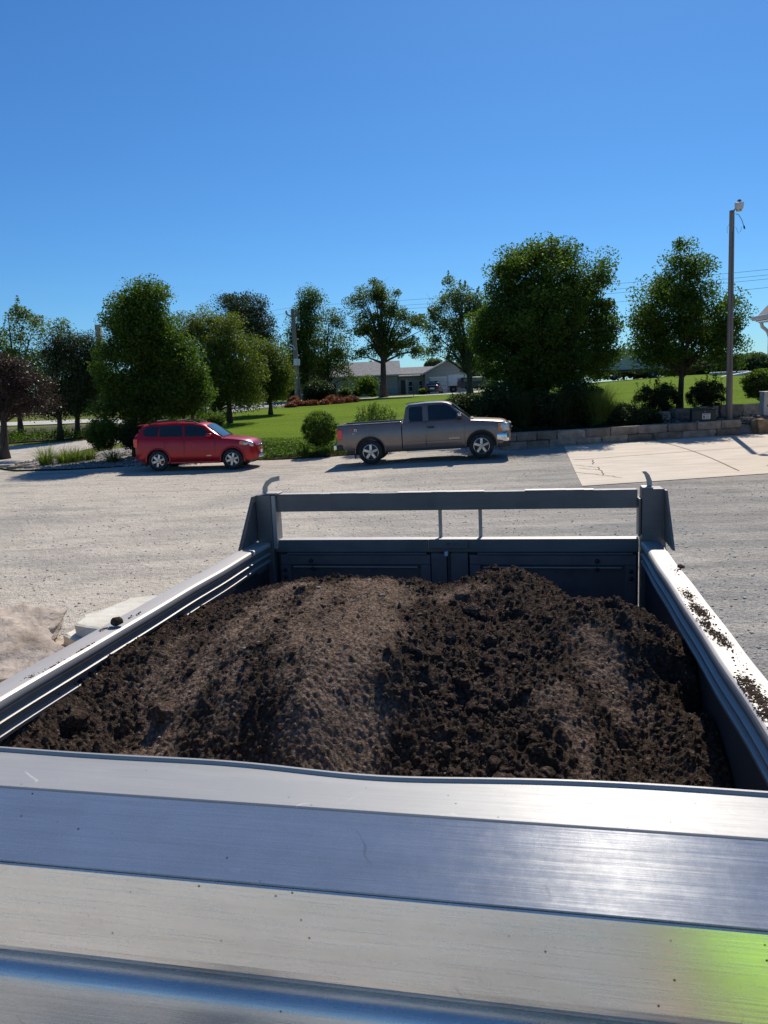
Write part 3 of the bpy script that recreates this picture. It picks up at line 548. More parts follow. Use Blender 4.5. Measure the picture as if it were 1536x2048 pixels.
# groundcover
def groundcover(name, label, poly, n, h, mt, lsize, z_off=0.):
    x0, x1 = min(p[0] for p in poly), max(p[0] for p in poly); y0, y1 = min(p[1] for p in poly), max(p[1] for p in poly); out = []
    pg = np.array(poly)
    while len(out) < n:
        x, y = rng.uniform(x0, x1), rng.uniform(y0, y1); ins = False; j = len(pg)-1
        for i in range(len(pg)):
            if (pg[i, 1] > y) != (pg[j, 1] > y) and x < (pg[j, 0]-pg[i, 0])*(y-pg[i, 1])/(pg[j, 1]-pg[i, 1])+pg[i, 0]: ins = not ins
            j = i
        if ins:
            hh = h*(.6+.5*float(pnoise(np.array([x*1.3]), np.array([y*1.3]), 3)[0])); out.append((x, y, zt(x, y)+z_off+hh*rng.uniform(.2, 1)))
    o = leaf_mesh(name, np.array(out), lsize, mt, up=.6); return tag(o, label, 'ground cover', kind='stuff')
groundcover('groundcover', 'dense low green creeper between the red car and the pickup', [(-6.5, 30.3), (-4.5, 30.05), (0, 29.75), (1.0, 29.7), (1.0, 31.6), (-1.5, 32.6), (-4.5, 33.3), (-7.2, 33.6)], 26000, .42, 'leafjun', .075)
groundcover('groundcover', 'dark low plants along the top of the stone wall', [(3, 29.6), (4.8, 28.6), (9.2, 29.7), (9.2, 31.8), (6, 31.6), (3, 31.4)], 12000, .3, 'leafdark', .08)
groundcover('groundcover', 'shaded low plants beneath the left trees', [(-32, 42.6), (-14, 43.6), (-13.6, 45.5), (-22, 47), (-32, 46)], 14000, .8, 'leafbush', .12)
groundcover('groundcover', 'low green edging plants along the shaded bed left of the lawn', [(-15, 47), (-10, 50), (-11, 58), (-16, 60), (-17, 52)], 12000, .7, 'leafbush', .12)
groundcover('lawn_edge_grass', 'short grass blades along the near edge of the lawn', [(-9, 34.2), (-4.5, 33.5), (.2, 32.9), (3.4, 31.8), (3.4, 33.5), (.2, 35), (-8, 36)], 16000, .09, 'leafbush', .05)
# barberry and house shrubs
for i, (zx, zy, r, ry) in enumerate(((85, 515, 25, 22), (140, 500, 38, 26), (240, 500, 46, 26), (338, 495, 36, 24), (385, 465, 38, 26), (450, 485, 42, 30), (440, 455, 40, 18), (508, 475, 26, 22), (550, 468, 46, 28), (105, 465, 34, 18))):
    px, py = 560+zx/3.84, 680+zy/3.84; lbs = ['smallest red barberry at the left end of the gravel bed', 'pinkish barberry second from the left end', 'wide pinkish barberry left of the middle', 'low pink barberry in the middle of the bed', 'dark red barberry behind the middle gap', 'large pinkish barberry beside the flat stone', 'deep red barberry at the back of the bed', 'small orange pink barberry squeezed between two larger ones', 'dark red barberry at the right end of the bed', 'deep crimson barberry at the foot of the utility pole']
    bush('barberry_bush', lbs[i], px, py, r/3.84, ry/3.84, 66+(515-zy)*.12, 'leafred', 1500, .14, .2, 'shrub', 'red barberries in the gravel bed', nclump=36, shell=.8)
bush('round_shrub', 'large dark dome shrub in front of the house left wing', 636, 784, 31, 21, 74, 'leafdark', 5200, .16, .25, 'shrub', nclump=110, shell=.85)
bush('round_shrub', 'dark leafy shrub in front of the house wall left of the oak', 734, 770, 20, 16, 90, 'leafpear', 2600, .2, .35, 'shrub', nclump=60)
for px, py, rx, ry, lb in ((690, 784, 13, 7, 'low green shrub by the house steps'), (716, 782, 9, 9, 'small spiky shrub between the steps and the oak'), (745, 785, 7, 6, 'tiny green shrub just left of the oak trunk'), (846, 783, 6, 3, 'low pinkish shrub beside the garage door')):
    bush('small_shrub', lb, px, py, rx, ry, 94, 'leafbush', 700, .2, .2, 'shrub', nclump=20)
# ------------------------------------------------------------------ vehicles
def loft(stations, close_ends=True):
    """stations: list of (x, [(y,z)...]) half sections from bottom outer to top centre; mirrored"""
    V = []; Fc = []; n = len(stations[0][1]); ring = 2*n
    for x, s in stations:
        for y, z in s: V.append((x, -y, z))
        for y, z in reversed(s): V.append((x, y, z))
    for i in range(len(stations)-1):
        for j in range(ring): k = (j+1) % ring; Fc.append((i*ring+j, i*ring+k, (i+1)*ring+k, (i+1)*ring+j))
    Fc.append(tuple(range(ring))); Fc.append(tuple(range(len(stations)*ring-1, (len(stations)-1)*ring-1, -1)))
    return V, Fc
def interp(tab, x): return float(np.interp(x, [t[0] for t in tab], [t[1] for t in tab]))
def cyl_cut(x, z, r, y0, y1, k=40):
    V = []; Fc = []
    for j in range(k):
        t = 2*math.pi*j/k; V += [(x+r*math.cos(t), y0, z+r*math.sin(t)), (x+r*math.cos(t), y1, z+r*math.sin(t))]
    for j in range(k): a = 2*j; b = 2*((j+1) % k); Fc.append((a, b, b+1, a+1))
    Fc.append(tuple(range(0, 2*k, 2))); Fc.append(tuple(range(2*k-1, 0, -2)))
    o = mesh('cut', V, Fc, 'black'); return fixn(o)
def wheel(parent, x, y, R, Rr, spokes, side, name='wheel'):
    w = empty(name, (x, y, R)); w.parent = parent; s = side
    o = mesh('tyre', *lathe([(Rr*.98, .09*s), (Rr*1.04, .115*s), (R*.9, .118*s), (R*.97, .10*s), (R, .06*s), (R, -.06*s), (R*.97, -.1*s), (Rr, -.11*s), (Rr*.98, -.02*s)], 40), 'rubber', w, True); fixn(o)
    pr = [lathe([(Rr*1.0, .108*s), (Rr*.93, .112*s), (Rr*.88, .07*s), (Rr*.86, -.04*s)], 36), lathe([(.075, .06*s), (.07, .095*s), (.03, .1*s), (.001, .1*s)], 16)]
    for k in range(spokes):
        a = 2*math.pi*k/spokes+.3; ca, sa = math.cos(a), math.sin(a); w0, w1 = .040, .062*R/.4
        pts = [(.05, -w0), (Rr*.9, -w1*.62), (Rr*.9, w1*.62), (.05, w0)]; V = []
        for yy in (.095*s, .05*s):
            for p, q in pts: V.append((p*ca-q*sa, yy if p > .1 else yy, p*sa+q*ca))
        pr.append((V, [(0, 1, 2, 3), (7, 6, 5, 4), (0, 4, 5, 1), (1, 5, 6, 2), (2, 6, 7, 3), (3, 7, 4, 0)]))
    fixn(mesh('rim', *merge(pr), 'alloy', w, False)); mesh('brake_disc', *lathe([(.001, .0), (Rr*.86, .0)], 24), 'frame', w)
    return w
def poly_side(name, pts, yf, m, parent, off=.004, side=-1, n=1):
    """flat-ish panel following the body side: pts (x,z), yf(x,z)->half width"""
    V = [(x, side*(yf(x, z)+off), z) for x, z in pts]; cx = sum(p[0] for p in pts)/len(pts); cz = sum(p[1] for p in pts)/len(pts)
    V.append((cx, side*(yf(cx, cz)+off), cz)); k = len(pts); Fc = [(i, (i+1) % k, k) for i in range(k)]
    return fixn(mesh(name, V, Fc, m, parent))
def text(name, body, size, m, parent, loc, rot=(rad(90), 0, 0), shear=0., ext=.002):
    c = bpy.data.curves.new(name, 'FONT'); c.body = body; c.size = size; c.extrude = ext; c.shear = shear; c.align_x = 'CENTER'
    t = bpy.data.objects.new('tmp', c); C.objects.link(t); bpy.context.view_layer.update()
    me = bpy.data.meshes.new_from_object(t.evaluated_get(bpy.context.evaluated_depsgraph_get())); bpy.data.objects.remove(t)
    me.materials.clear(); me.materials.append(M[m]); o = bpy.data.objects.new(name, me); link(o, parent, loc); o.rotation_euler = rot; return o

def pickup():
    p0 = g(745, 925.5); p1 = g(963, 914.5); d = 25.15
    root = empty('pickup_truck', (0, 0, 0), 0, 'taupe grey extended cab pickup truck parked in front of the stone wall', 'pickup truck')
    wt = [(0, .94), (.3, 1.0), (5.0, 1.0), (5.45, .97), (5.75, .84)]
    top = [(2.1, 1.33), (2.3, 1.30), (4.25, 1.275), (4.45, 1.27), (5.0, 1.225), (5.5, 1.17), (5.66, 1.13), (5.74, .98)]
    bot = [(0, .52), (.5, .48), (2.2, .40), (4.6, .40), (5.4, .44), (5.74, .50)]
    def sec(x, T=None, hood=False):
        w = interp(wt, x); t = T or interp(top, x); b = interp(bot, x)
        s = [(w*.93, b), (w*.97, b+.08), (w*.995, b+.24), (w*1.008, .88), (w*.995, 1.02), (w*.972, t-.07), (w*.945, t-.018)]
        s += [(w*.86, t+.012), (w*.62, t+.03), (w*.3, t+.035), (0.001, t+.04)] if hood else [(w*.90, t), (w*.6, t+.001), (w*.3, t+.002), (.001, t+.003)]
        return (x, s)
    bed = mesh('bed', *loft([sec(x, 1.335) for x in (.06, .12, .3, .7, 1.2, 1.7, 2.0, 2.195)]), 'taupe', root, True); fixn(bed)
    c = box('cut', .13, 2.13, -.80, .80, .78, 1.6, 'black'); boolean(bed, c); boolean(bed, cyl_cut(1.14, .43, .50, -1.2, 1.2)); bed.data.set_sharp_from_angle(angle=rad(28))
    body = mesh('body', *loft([sec(x, None, x > 4.4) for x in (2.225, 2.5, 3, 3.5, 4, 4.3, 4.45, 4.6, 4.9, 5.2, 5.45, 5.6, 5.68, 5.74)]), 'taupe', root, True); fixn(body)
    boolean(body, cyl_cut(4.785, .43, .50, -1.2, 1.2)); body.data.set_sharp_from_angle(angle=rad(30))
    box('bed_rail_cap', .07, 2.19, -.955, -.80, 1.338, 1.36, 'chrome', root, .008); box('bed_rail_cap', .07, 2.19, .80, .955, 1.338, 1.36, 'black', root, .008)
    box('tailgate', .045, .11, -.80, .80, .62, 1.35, 'taupe', root, .012)
    box('bed_liner', .13, 2.13, -.79, .79, .785, .80, 'black', root)
    gt = [(2.26, 1.30), (2.36, 1.80), (2.46, 1.875), (3.0, 1.905), (3.55, 1.90), (3.72, 1.87), (3.84, 1.83), (4.48, 1.285)]
    def yg(x, z): return .955-(z-1.27)*.36
    st = []
    for x in (2.26, 2.30, 2.36, 2.46, 2.7, 3.0, 3.3, 3.55, 3.72, 3.84, 4.0, 4.2, 4.35, 4.47):
        t = max(interp(gt, x), 1.285); h = t-1.25; s = [(.955, 1.25)]
        for f in (.33, .66, .88): s.append((yg(x, 1.25+h*f), 1.25+h*f))
        s += [(yg(x, t)-.03, t-.012*min(1, h*3)), (yg(x, t)-.12, t+.012), (.35, t+.022), (.001, t+.026)]; st.append((x, s))
    fixn(mesh('cab', *loft(st), 'taupe', root, True)).data.set_sharp_from_angle(angle=rad(32))
    # roof shows bright: light metallic skin
    for sd_ in (-1, 1):
        poly_side('quarter_window', [(2.50, 1.33), (2.46, 1.42), (2.47, 1.74), (2.53, 1.795), (2.88, 1.80), (2.91, 1.77), (2.91, 1.33)], yg, 'glass', root, .005, sd_)
        poly_side('door_window', [(3.10, 1.33), (3.09, 1.80), (3.14, 1.82), (3.66, 1.815), (3.80, 1.755), (4.14, 1.44), (4.17, 1.33)], yg, 'glass', root, .005, sd_)
        poly_side('window_trim', [(2.44, 1.30), (4.22, 1.295), (4.22, 1.312), (2.44, 1.317)], yg, 'black', root, .008, sd_)
        for x0, x1 in ((2.36, 2.985), (3.01, 4.17)): box('side_moulding', x0, x1, sd_*1.012-.012, sd_*1.012+.012, .60, .655, 'taupe', root, .004)
        for xs in (2.995, 4.255): poly_side('door_seam', [(xs, .5), (xs+.012, .5), (xs+.012, 1.27), (xs, 1.27)], lambda x, z: .955+.05*min(1, max(0, (1.27-z)/.25))+(.004), 'black', root, .004, sd_)
        box('door_handle', 3.06, 3.28, sd_*1.015-.02, sd_*1.015+.02, 1.085, 1.135, 'black', root, .008)
        box('running_board', 2.35, 4.12, sd_*.98-.07, sd_*.98+.07, .33, .375, 'chrome', root, .01)
        box('rocker', 2.25, 4.25, sd_*.88-.08, sd_*.88+.06, .36, .46, 'black', root, .01)
        bm = bmesh.new(); bbox(bm, 4.02, 4.18, min(sd_*1.0, sd_*1.23), max(sd_*1.0, sd_*1.23), 1.33, 1.50, .035); mi = bm_obj('door_mirror', bm, 'black', root, True)
        box('mirror_cap', 4.06, 4.185, min(sd_*1.04, sd_*1.235), max(sd_*1.04, sd_*1.235), 1.41, 1.515, 'chrome', root, .03)
        # tail lamp, head lamp
        box('tail_lamp', .05, .235, min(sd_*.90, sd_*1.0), max(sd_*.90, sd_*1.0), .86, 1.20, 'taillight', root, .02)
        bm = bmesh.new(); bbox(bm, 5.36, 5.70, min(sd_*.74, sd_*.985), max(sd_*.74, sd_*.985), .84, 1.11, .025)
        for v in bm.verts:
            if v.co.x > 5.5: v.co.y *= .94
        hl = bm_obj('headlight', bm, 'lens', root, True); box('turn_signal', 5.345, 5.43, sd_*.978-.02, sd_*.978+.022, .85, 1.10, 'amber', hl, .01)
        for ax_, zz in ((1.14, .43), (4.785, .43)):
            mesh('arch_lip', *tube_data([(ax_+.505*math.cos(t), sd_*1.0, zz+.505*math.sin(t)) for t in np.linspace(-.15, math.pi+.15, 22)], .014, 6), 'taupe', root, True)
            wheel(root, ax_, sd_*.87, .405, .262, 5, sd_)
        box('mud_flap', .60, .625, sd_*.86-.12, sd_*.86+.12, .22, .52, 'black', root)
        box('mud_flap', 4.27, 4.29, sd_*.86-.12, sd_*.86+.12, .26, .52, 'black', root)
    # windscreen
    ws = mesh('windscreen', [(3.87, -.70, 1.832), (3.87, .70, 1.832), (4.45, .86, 1.335), (4.45, -.86, 1.335), (3.885, 0, 1.842), (4.475, 0, 1.335)], [(0, 4, 5, 3), (4, 1, 2, 5)], 'wglass', root, True); 
    for v in ws.data.vertices: v.co.x += .012; v.co.z += .012
    box('wiper_cowl', 4.42, 4.56, -.82, .82, 1.285, 1.315, 'black', root, .01)
    # bumpers, grille, underside
    bm = bmesh.new()
    bbox(bm, 5.28, 5.86, -.99, .99, .50, .80, .05)
    for v in bm.verts:
        if v.co.x > 5.6: v.co.x -= .22*abs(v.co.y)**3
        if v.co.x < 5.5 and v.co.z < .6: v.co.z += .04
    bm_obj('front_bumper', bm, 'chrome', root, True, auto=40)
    box('air_dam', 5.3, 5.72, -.9, .9, .33, .52, 'black', root, .03); box('grille', 5.70, 5.79, -.62, .62, .82, 1.10, 'black', root, .02); box('grille_bar', 5.785, 5.81, -.62, .62, .94, .985, 'chrome', root, .005)
    box('rear_bumper', -.10, .10, -.93, .93, .52, .70, 'chrome', root, .03); box('bumper_end', .0, .22, -.985, -.90, .50, .69, 'black', root, .02); box('bumper_end', .0, .22, .90, .985, .50, .69, 'black', root, .02)
    box('chassis', .3, 5.5, -.72, .72, .36, .5, 'frame', root); box('arch_liner', .55, 1.75, -.72, .72, .5, .95, 'black', root); box('arch_liner', 4.2, 5.35, -.72, .72, .5, .98, 'black', root)
    for ax_ in (1.14, 4.785): tube('axle', [(ax_, -.8, .40), (ax_, .8, .40)], .06, 'frame', root)
    b = empty('badge', (.60, -1.0, 1.10)); b.parent = root
    text('badge_letter', 'Z', .13, 'taillight', b, (-.07, -.018, 0), shear=.3); text('badge_number', '71', .13, 'chrome', b, (.07, -.018, 0), shear=.3)
    text('door_lettering', 'SILVERADO', .065, 'chrome', root, (3.92, -1.018, .69))
    text('badge_letter', '4x4', .05, 'chrome', b, (.0, -.018, -.07))
    d = Vector((p1.x-p0.x, p1.y-p0.y, 0)); yaw = rad(3.5); s = 3.645; yaw = rad(-7.)
    a0 = aty(745, 927, 25.45); a1 = aty(963, 915, 25.0); x0 = (a0.x+a1.x)/2; z = (a0.z+a1.z)/2
    # align wheel contact (near side) to the photographed spots
    cx, cy = 2.96, -.87
    X = x0-(cx*math.cos(yaw)-cy*math.sin(yaw)); Y = 25.22-(cx*math.sin(yaw)+cy*math.cos(yaw))
    root.location = (X, Y, 0); root.rotation_euler = (0, 0, yaw)
    zr_ = zt(a0.x, 25.4); zf_ = zt(a1.x, 25.6); root.location.z = min(zr_, zf_)+.012+abs(zf_-zr_)*.15; root.rotation_euler[1] = -math.atan2(zf_-zr_, s)
    return root
TRK = pickup()

def red_car():
    root = empty('red_suv', (0, 0, 0), 0, 'dark red compact SUV with roof rails and a spare wheel on its tail', 'car')
    wt = [(0, .70), (.12, .84), (.4, .895), (3.4, .90), (3.9, .87), (4.15, .78), (4.32, .60), (4.38, .48)]
    top = [(0, 1.02), (.06, 1.17), (.5, 1.19), (2.9, 1.13), (3.15, 1.125), (3.6, 1.085), (4.0, 1.03), (4.2, .975), (4.32, .87), (4.38, .70)]
    bot = [(0, .44), (.2, .36), (1.4, .27), (3.2, .27), (4.0, .30), (4.38, .36)]
    def sec(x, hood=False):
        w = interp(wt, x); t = interp(top, x); b = interp(bot, x); h = t-b
        return (x, [(w*.92, b), (w*.965, b+h*.1), (w*1.0, b+h*.3), (w*.992, b+h*.55), (w*.975, b+h*.75), (w*.962, t-.07), (w*.935, t-.015), (w*.87, t+.01), (w*.6, t+.035), (w*.3, t+.045), (.001, t+.05)])
    xs = [.0, .03, .08, .2, .4, .8, 1.3, 1.8, 2.3, 2.8, 3.1, 3.3, 3.55, 3.8, 4.0, 4.12, 4.22, 4.3, 4.36, 4.38]
    body = fixn(mesh('body', *loft([sec(x) for x in xs]), 'red', root, True))
    for wx in (.87, 3.53): boolean(body, cyl_cut(wx, .37, .415, -1.1, 1.1))
    body.data.set_sharp_from_angle(angle=rad(32))
    gt = [(.12, 1.24), (.2, 1.46), (.32, 1.60), (.6, 1.655), (1.4, 1.695), (2.0, 1.68), (2.4, 1.63), (2.56, 1.585), (3.22, 1.14)]
    def yg(x, z): return (.865-(z-1.15)*.36)-max(0, .5-x)*.16-max(0, x-2.3)*.02
    st = []
    for x in (.12, .16, .22, .32, .45, .6, 1.0, 1.4, 1.8, 2.1, 2.4, 2.56, 2.75, 2.95, 3.1, 3.2):
        t = max(interp(gt, x), 1.16); h = t-1.10; s = [(yg(x, 1.10), 1.10)]
        for f in (.33, .66, .86): s.append((yg(x, 1.1+h*f), 1.1+h*f))
        s += [(yg(x, t)-.035, t-.012), (yg(x, t)-.12, t+.01), (.3, t+.026), (.001, t+.03)]; st.append((x, s))
    fixn(mesh('cabin', *loft(st), 'red', root, True)).data.set_sharp_from_angle(angle=rad(34))
    for s_ in (-1, 1):
        poly_side('quarter_window', [(.36, 1.30), (.34, 1.42), (.45, 1.54), (.62, 1.575), (.93, 1.585), (.90, 1.22), (.55, 1.225), (.42, 1.25)], yg, 'glass', root, .006, s_)
        poly_side('rear_door_window', [(.95, 1.215), (.97, 1.585), (1.76, 1.595), (1.79, 1.20)], yg, 'glass', root, .006, s_)
        poly_side('front_door_window', [(1.86, 1.20), (1.84, 1.595), (2.25, 1.565), (2.45, 1.515), (2.78, 1.30), (2.86, 1.19)], yg, 'glass', root, .006, s_)
        for xs_, z0 in ((1.825, .40), (2.93, .5), (1.12, .8)): poly_side('door_seam', [(xs_, z0), (xs_+.01, z0), (xs_+.01, 1.16), (xs_, 1.16)], lambda x, z: .88+.016*min(1, max(0, (1.1-z)/.3)), 'black', root, .003, s_)
        for hx in (1.05, 1.98): box('door_handle', hx, hx+.19, s_*.885-.018, s_*.885+.018, .98, 1.02, 'redp', root, .008)
        bm = bmesh.new(); bbox(bm, 2.66, 2.86, min(s_*.86, s_*1.06), max(s_*.86, s_*1.06), 1.17, 1.30, .045); bm_obj('door_mirror', bm, 'red', root, True)
        box('rocker_trim', .95, 3.1, s_*.85-.05, s_*.85+.05, .25, .33, 'redp', root, .02)
        rail_ = [(.50, s_*.60, 1.60), (.60, s_*.60, 1.70), (.95, s_*.61, 1.745), (1.6, s_*.61, 1.755), (2.1, s_*.60, 1.735), (2.3, s_*.59, 1.64)]
        rr = tube('roof_rail', rail_, .018, 'black', root)
        for wx in (.87, 3.53):
            mesh('arch_flare', *tube_data([(wx+.43*math.cos(t), s_*.892, .37+.43*math.sin(t)) for t in np.linspace(-.25, math.pi+.25, 22)], [.03]*22, 8), 'red', root, True)
            wheel(root, wx, s_*.79, .365, .235, 6, s_)
        box('mud_flap', .38, .40, s_*.78-.1, s_*.78+.1, .17, .38, 'black', root)
        bm = bmesh.new(); bbox(bm, 3.80, 4.26, min(s_*.62, s_*.89), max(s_*.62, s_*.89), .78, .95, .03)
        for v in bm.verts:
            k = (v.co.x-3.8)/.46; v.co.y -= s_*.20*k*k; v.co.z += .05*(1-k) if v.co.z > .82 else .10*(1-k)
        hl = bm_obj('headlight', bm, 'lens', root, True); box('turn_signal', 3.80, 3.93, s_*.868-.03, s_*.868+.01, .87, .97, 'amber', hl, .01)
        box('tail_lamp', -.01, .14, min(s_*.70, s_*.83), max(s_*.70, s_*.83), .86, 1.16, 'taillight', root, .02)
        tube('fog_lamp', [(4.16, s_*.66, .56), (4.22, s_*.66, .56)], .05, 'lens', root, 12)
    for cx_ in (.82, 1.55): tube('cross_bar', [(cx_, -.61, 1.765), (cx_, .61, 1.765)], .018, 'black', root)
    box('sunroof', 1.75, 2.3, -.40, .40, 1.69, 1.715, 'glass', root, .01)
    ws = mesh('windscreen', [(2.60, -.62, 1.565), (2.60, .62, 1.565), (3.2, .78, 1.16), (3.2, -.78, 1.16), (2.63, 0, 1.60), (3.24, 0, 1.185)], [(0, 4, 5, 3), (4, 1, 2, 5)], 'wglass', root, True)
    for v in ws.data.vertices: v.co.x += .014; v.co.z += .02
    box('rear_screen', .10, .14, -.5, .5, 1.22, 1.5, 'glass', root, .01)
    box('spoiler', .10, .36, -.58, .58, 1.60, 1.635, 'red', root, .012)
    sp = mesh('spare_wheel_cover', *lathe([(.001, -.0), (.26, .0), (.33, .02), (.355, .07), (.355, .16), (.33, .2)], 36), 'red', root, True); fixn(sp); sp.rotation_euler = (0, 0, rad(-90)); sp.location = (-.22, .08, .95)
    mesh('front_fascia', *merge([tube_data([(4.16, -.66, .46), (4.34, -.4, .43), (4.42, 0, .42), (4.34, .4, .43), (4.16, .66, .46)], [.05]*5, 8)]), 'chrome', root, True)
    box('grille', 4.26, 4.375, -.40, .40, .70, .84, 'black', root, .02)
    for zz in (.735, .77, .805): tube('grille_bar', [(4.33, -.40, zz), (4.395, 0, zz), (4.33, .40, zz)], .009, 'chrome', root, 6)
    mesh('grille_emblem', *[q for q in merge([([(v[1]+4.40, v[0], v[2]+.775) for v in lathe([(.055, .0), (.065, .008), (.075, .0), (.065, -.008), (.055, 0)], 20)[0]], lathe([(.055, .0), (.065, .008), (.075, .0), (.065, -.008), (.055, 0)], 20)[1])])], 'chrome', root, True)
    box('licence_plate', 4.39, 4.405, -.16, .16, .53, .63, 'white', root)
    box('lower_intake', 4.3, 4.385, -.42, .42, .48, .60, 'black', root, .02)
    box('underbody', .2, 4.1, -.68, .68, .24, .42, 'frame', root); box('arch_liner', .4, 1.35, -.66, .66, .4, .80, 'black', root); box('arch_liner', 3.06, 4.0, -.66, .66, .4, .82, 'black', root)
    text('door_lettering', 'LIMITED', .05, 'chrome', root, (2.70, -.902, .50))
    yaw = rad(-3.); s = 2.66; Yc = 27.2
    a0 = aty(316, 945.5, Yc-s/2*math.sin(yaw)); a1 = aty(466, 936.5, Yc+s/2*math.sin(yaw)); x0 = (a0.x+a1.x)/2+.05
    cx, cy = 2.2, -.79; root.location = (x0-(cx*math.cos(yaw)-cy*math.sin(yaw)), Yc-(cx*math.sin(yaw)+cy*math.cos(yaw)), 0); root.rotation_euler = (0, 0, yaw)
    zr_ = zt(a0.x, Yc+.2); zf_ = zt(a1.x, Yc); root.location.z = zr_+.01-(zf_-zr_)*.3; root.rotation_euler[1] = -math.atan2(zf_-zr_, s)
    return root
CAR = red_car()
# ------------------------------------------------------------------ dump body in the foreground
YAW = rad(11.66); BU, BV = -.55, 3.1
def uv2w(u, v, z): return Vector((u*math.cos(YAW)+v*math.sin(YAW), -u*math.sin(YAW)+v*math.cos(YAW), z))
DB = empty('dump_body', uv2w(BU, BV, 0), -YAW, 'open aluminium dump truck body with headboard, side rails and framed tailgate', 'dump body')
def bl(u, v, z): return (u-BU, v-BV, z)
def bshift(VF): return [(v[0]-BU, v[1]-BV, v[2]) for v in VF[0]], VF[1]
def bpart(name, VF, m, smooth=False, parent=None, auto=None, ns=True):
    V, Fc = bshift(VF); o = mesh(name, V, Fc, m, parent or DB, smooth)
    fixn(o)
    if auto: o.data.set_sharp_from_angle(angle=rad(auto))
    return o
def bbx(name, u0, u1, v0, v1, z0, z1, m, bev=.003, parent=None): return box(name, u0-BU, u1-BU, v0-BV, v1-BV, z0, z1, m, parent or DB, bev)
def hw(c):
    u, v, z = c; b = math.exp(-((u+.42)/.28)**2); k = 1 if v > 1.62 else 0
    return [u, v+(-.022*b+.004*math.sin(u*7))*k, z-.004*b*k]
UL, UR = -1.77, .67
bpart('headboard_top', extrude_profile([(1.693, 1.30), (1.693, 1.497), (1.690, 1.501), (1.683, 1.501), (1.680, 1.497), (1.679, 1.4925), (1.518, 1.4915), (1.512, 1.487), (1.50, 1.47), (1.50, 1.3)], UL, UR, 'u', True, 60, hw), 'alu_top', True, auto=25)
bpart('headboard_chamfer', extrude_profile([(1.511, 1.4885), (1.370, 1.400), (1.374, 1.392), (1.40, 1.37), (1.50, 1.46)], UL, UR, 'u', True, 24), 'alu', True, auto=5)
bpart('headboard_face', extrude_profile([(1.3715, 1.3925), (1.3668, 1.3905), (1.3325, 1.232), (1.331, 1.218), (1.334, 1.206), (1.345, 1.197), (1.36, 1.19), (1.42, 1.19), (1.42, 1.36)], UL, UR, 'u', True, 24), alu_mat('aluminium_face', (.95, .955, .95), .24, metal=.97, ani=.25, axis=0, dirt=.12, dark=(.5, .5, .48)), True, auto=5)
bpart('headboard_lower', extrude_profile([(1.36, 1.186), (1.332, 1.180), (1.318, 1.168), (1.310, 1.15), (1.308, 1.13), (1.30, 1.0), (1.30, .70), (1.40, .70), (1.42, 1.18)], UL, UR, 'u', True, 24), 'alu', True, auto=30)
bbx('headboard_panel', UL+.07, UR-.07, 1.42, 1.69, .74, 1.30, 'alu_wall')
def railp(s):   # s=-1 left, +1 right ; x measured from inner face outward
    ui = -1.66 if s < 0 else .56; pr = [(.0, 1.486), (.003, 1.494), (.010, 1.4995), (.018, 1.501), (.100, 1.501), (.105, 1.497), (.105, 1.33), (.03, 1.33), (.03, 1.372), (-.002, 1.374), (-.003, 1.386), (.016, 1.392), (.016, 1.412), (-.001, 1.416), (-.003, 1.428), (.014, 1.434), (.014, 1.452), (.002, 1.462), (-.001, 1.472)]
    return [(ui+s*p if s > 0 else ui-p, z) for p, z in pr]
for s in (-1, 1):
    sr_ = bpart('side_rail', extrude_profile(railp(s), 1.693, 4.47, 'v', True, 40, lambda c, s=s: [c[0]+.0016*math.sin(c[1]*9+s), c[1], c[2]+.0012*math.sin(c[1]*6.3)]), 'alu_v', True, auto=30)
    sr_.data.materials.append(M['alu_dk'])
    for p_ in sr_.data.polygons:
        if p_.normal.x*s < -.75 and p_.center.z < 1.475: p_.material_index = 1  # inward rail faces get a darker colour in place of shade
    ui = -1.69 if s < 0 else .59; o_ = ui-.035 if s < 0 else ui+.035
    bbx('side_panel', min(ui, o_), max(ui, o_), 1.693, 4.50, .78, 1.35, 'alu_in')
    for vv in (2.0, 2.75, 3.5, 4.25):
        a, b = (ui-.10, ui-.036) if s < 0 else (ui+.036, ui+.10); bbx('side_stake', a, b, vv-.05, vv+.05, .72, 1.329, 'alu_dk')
bbx('floor', -1.69, .59, 1.50, 4.55, .74, .80, 'alu_wall')
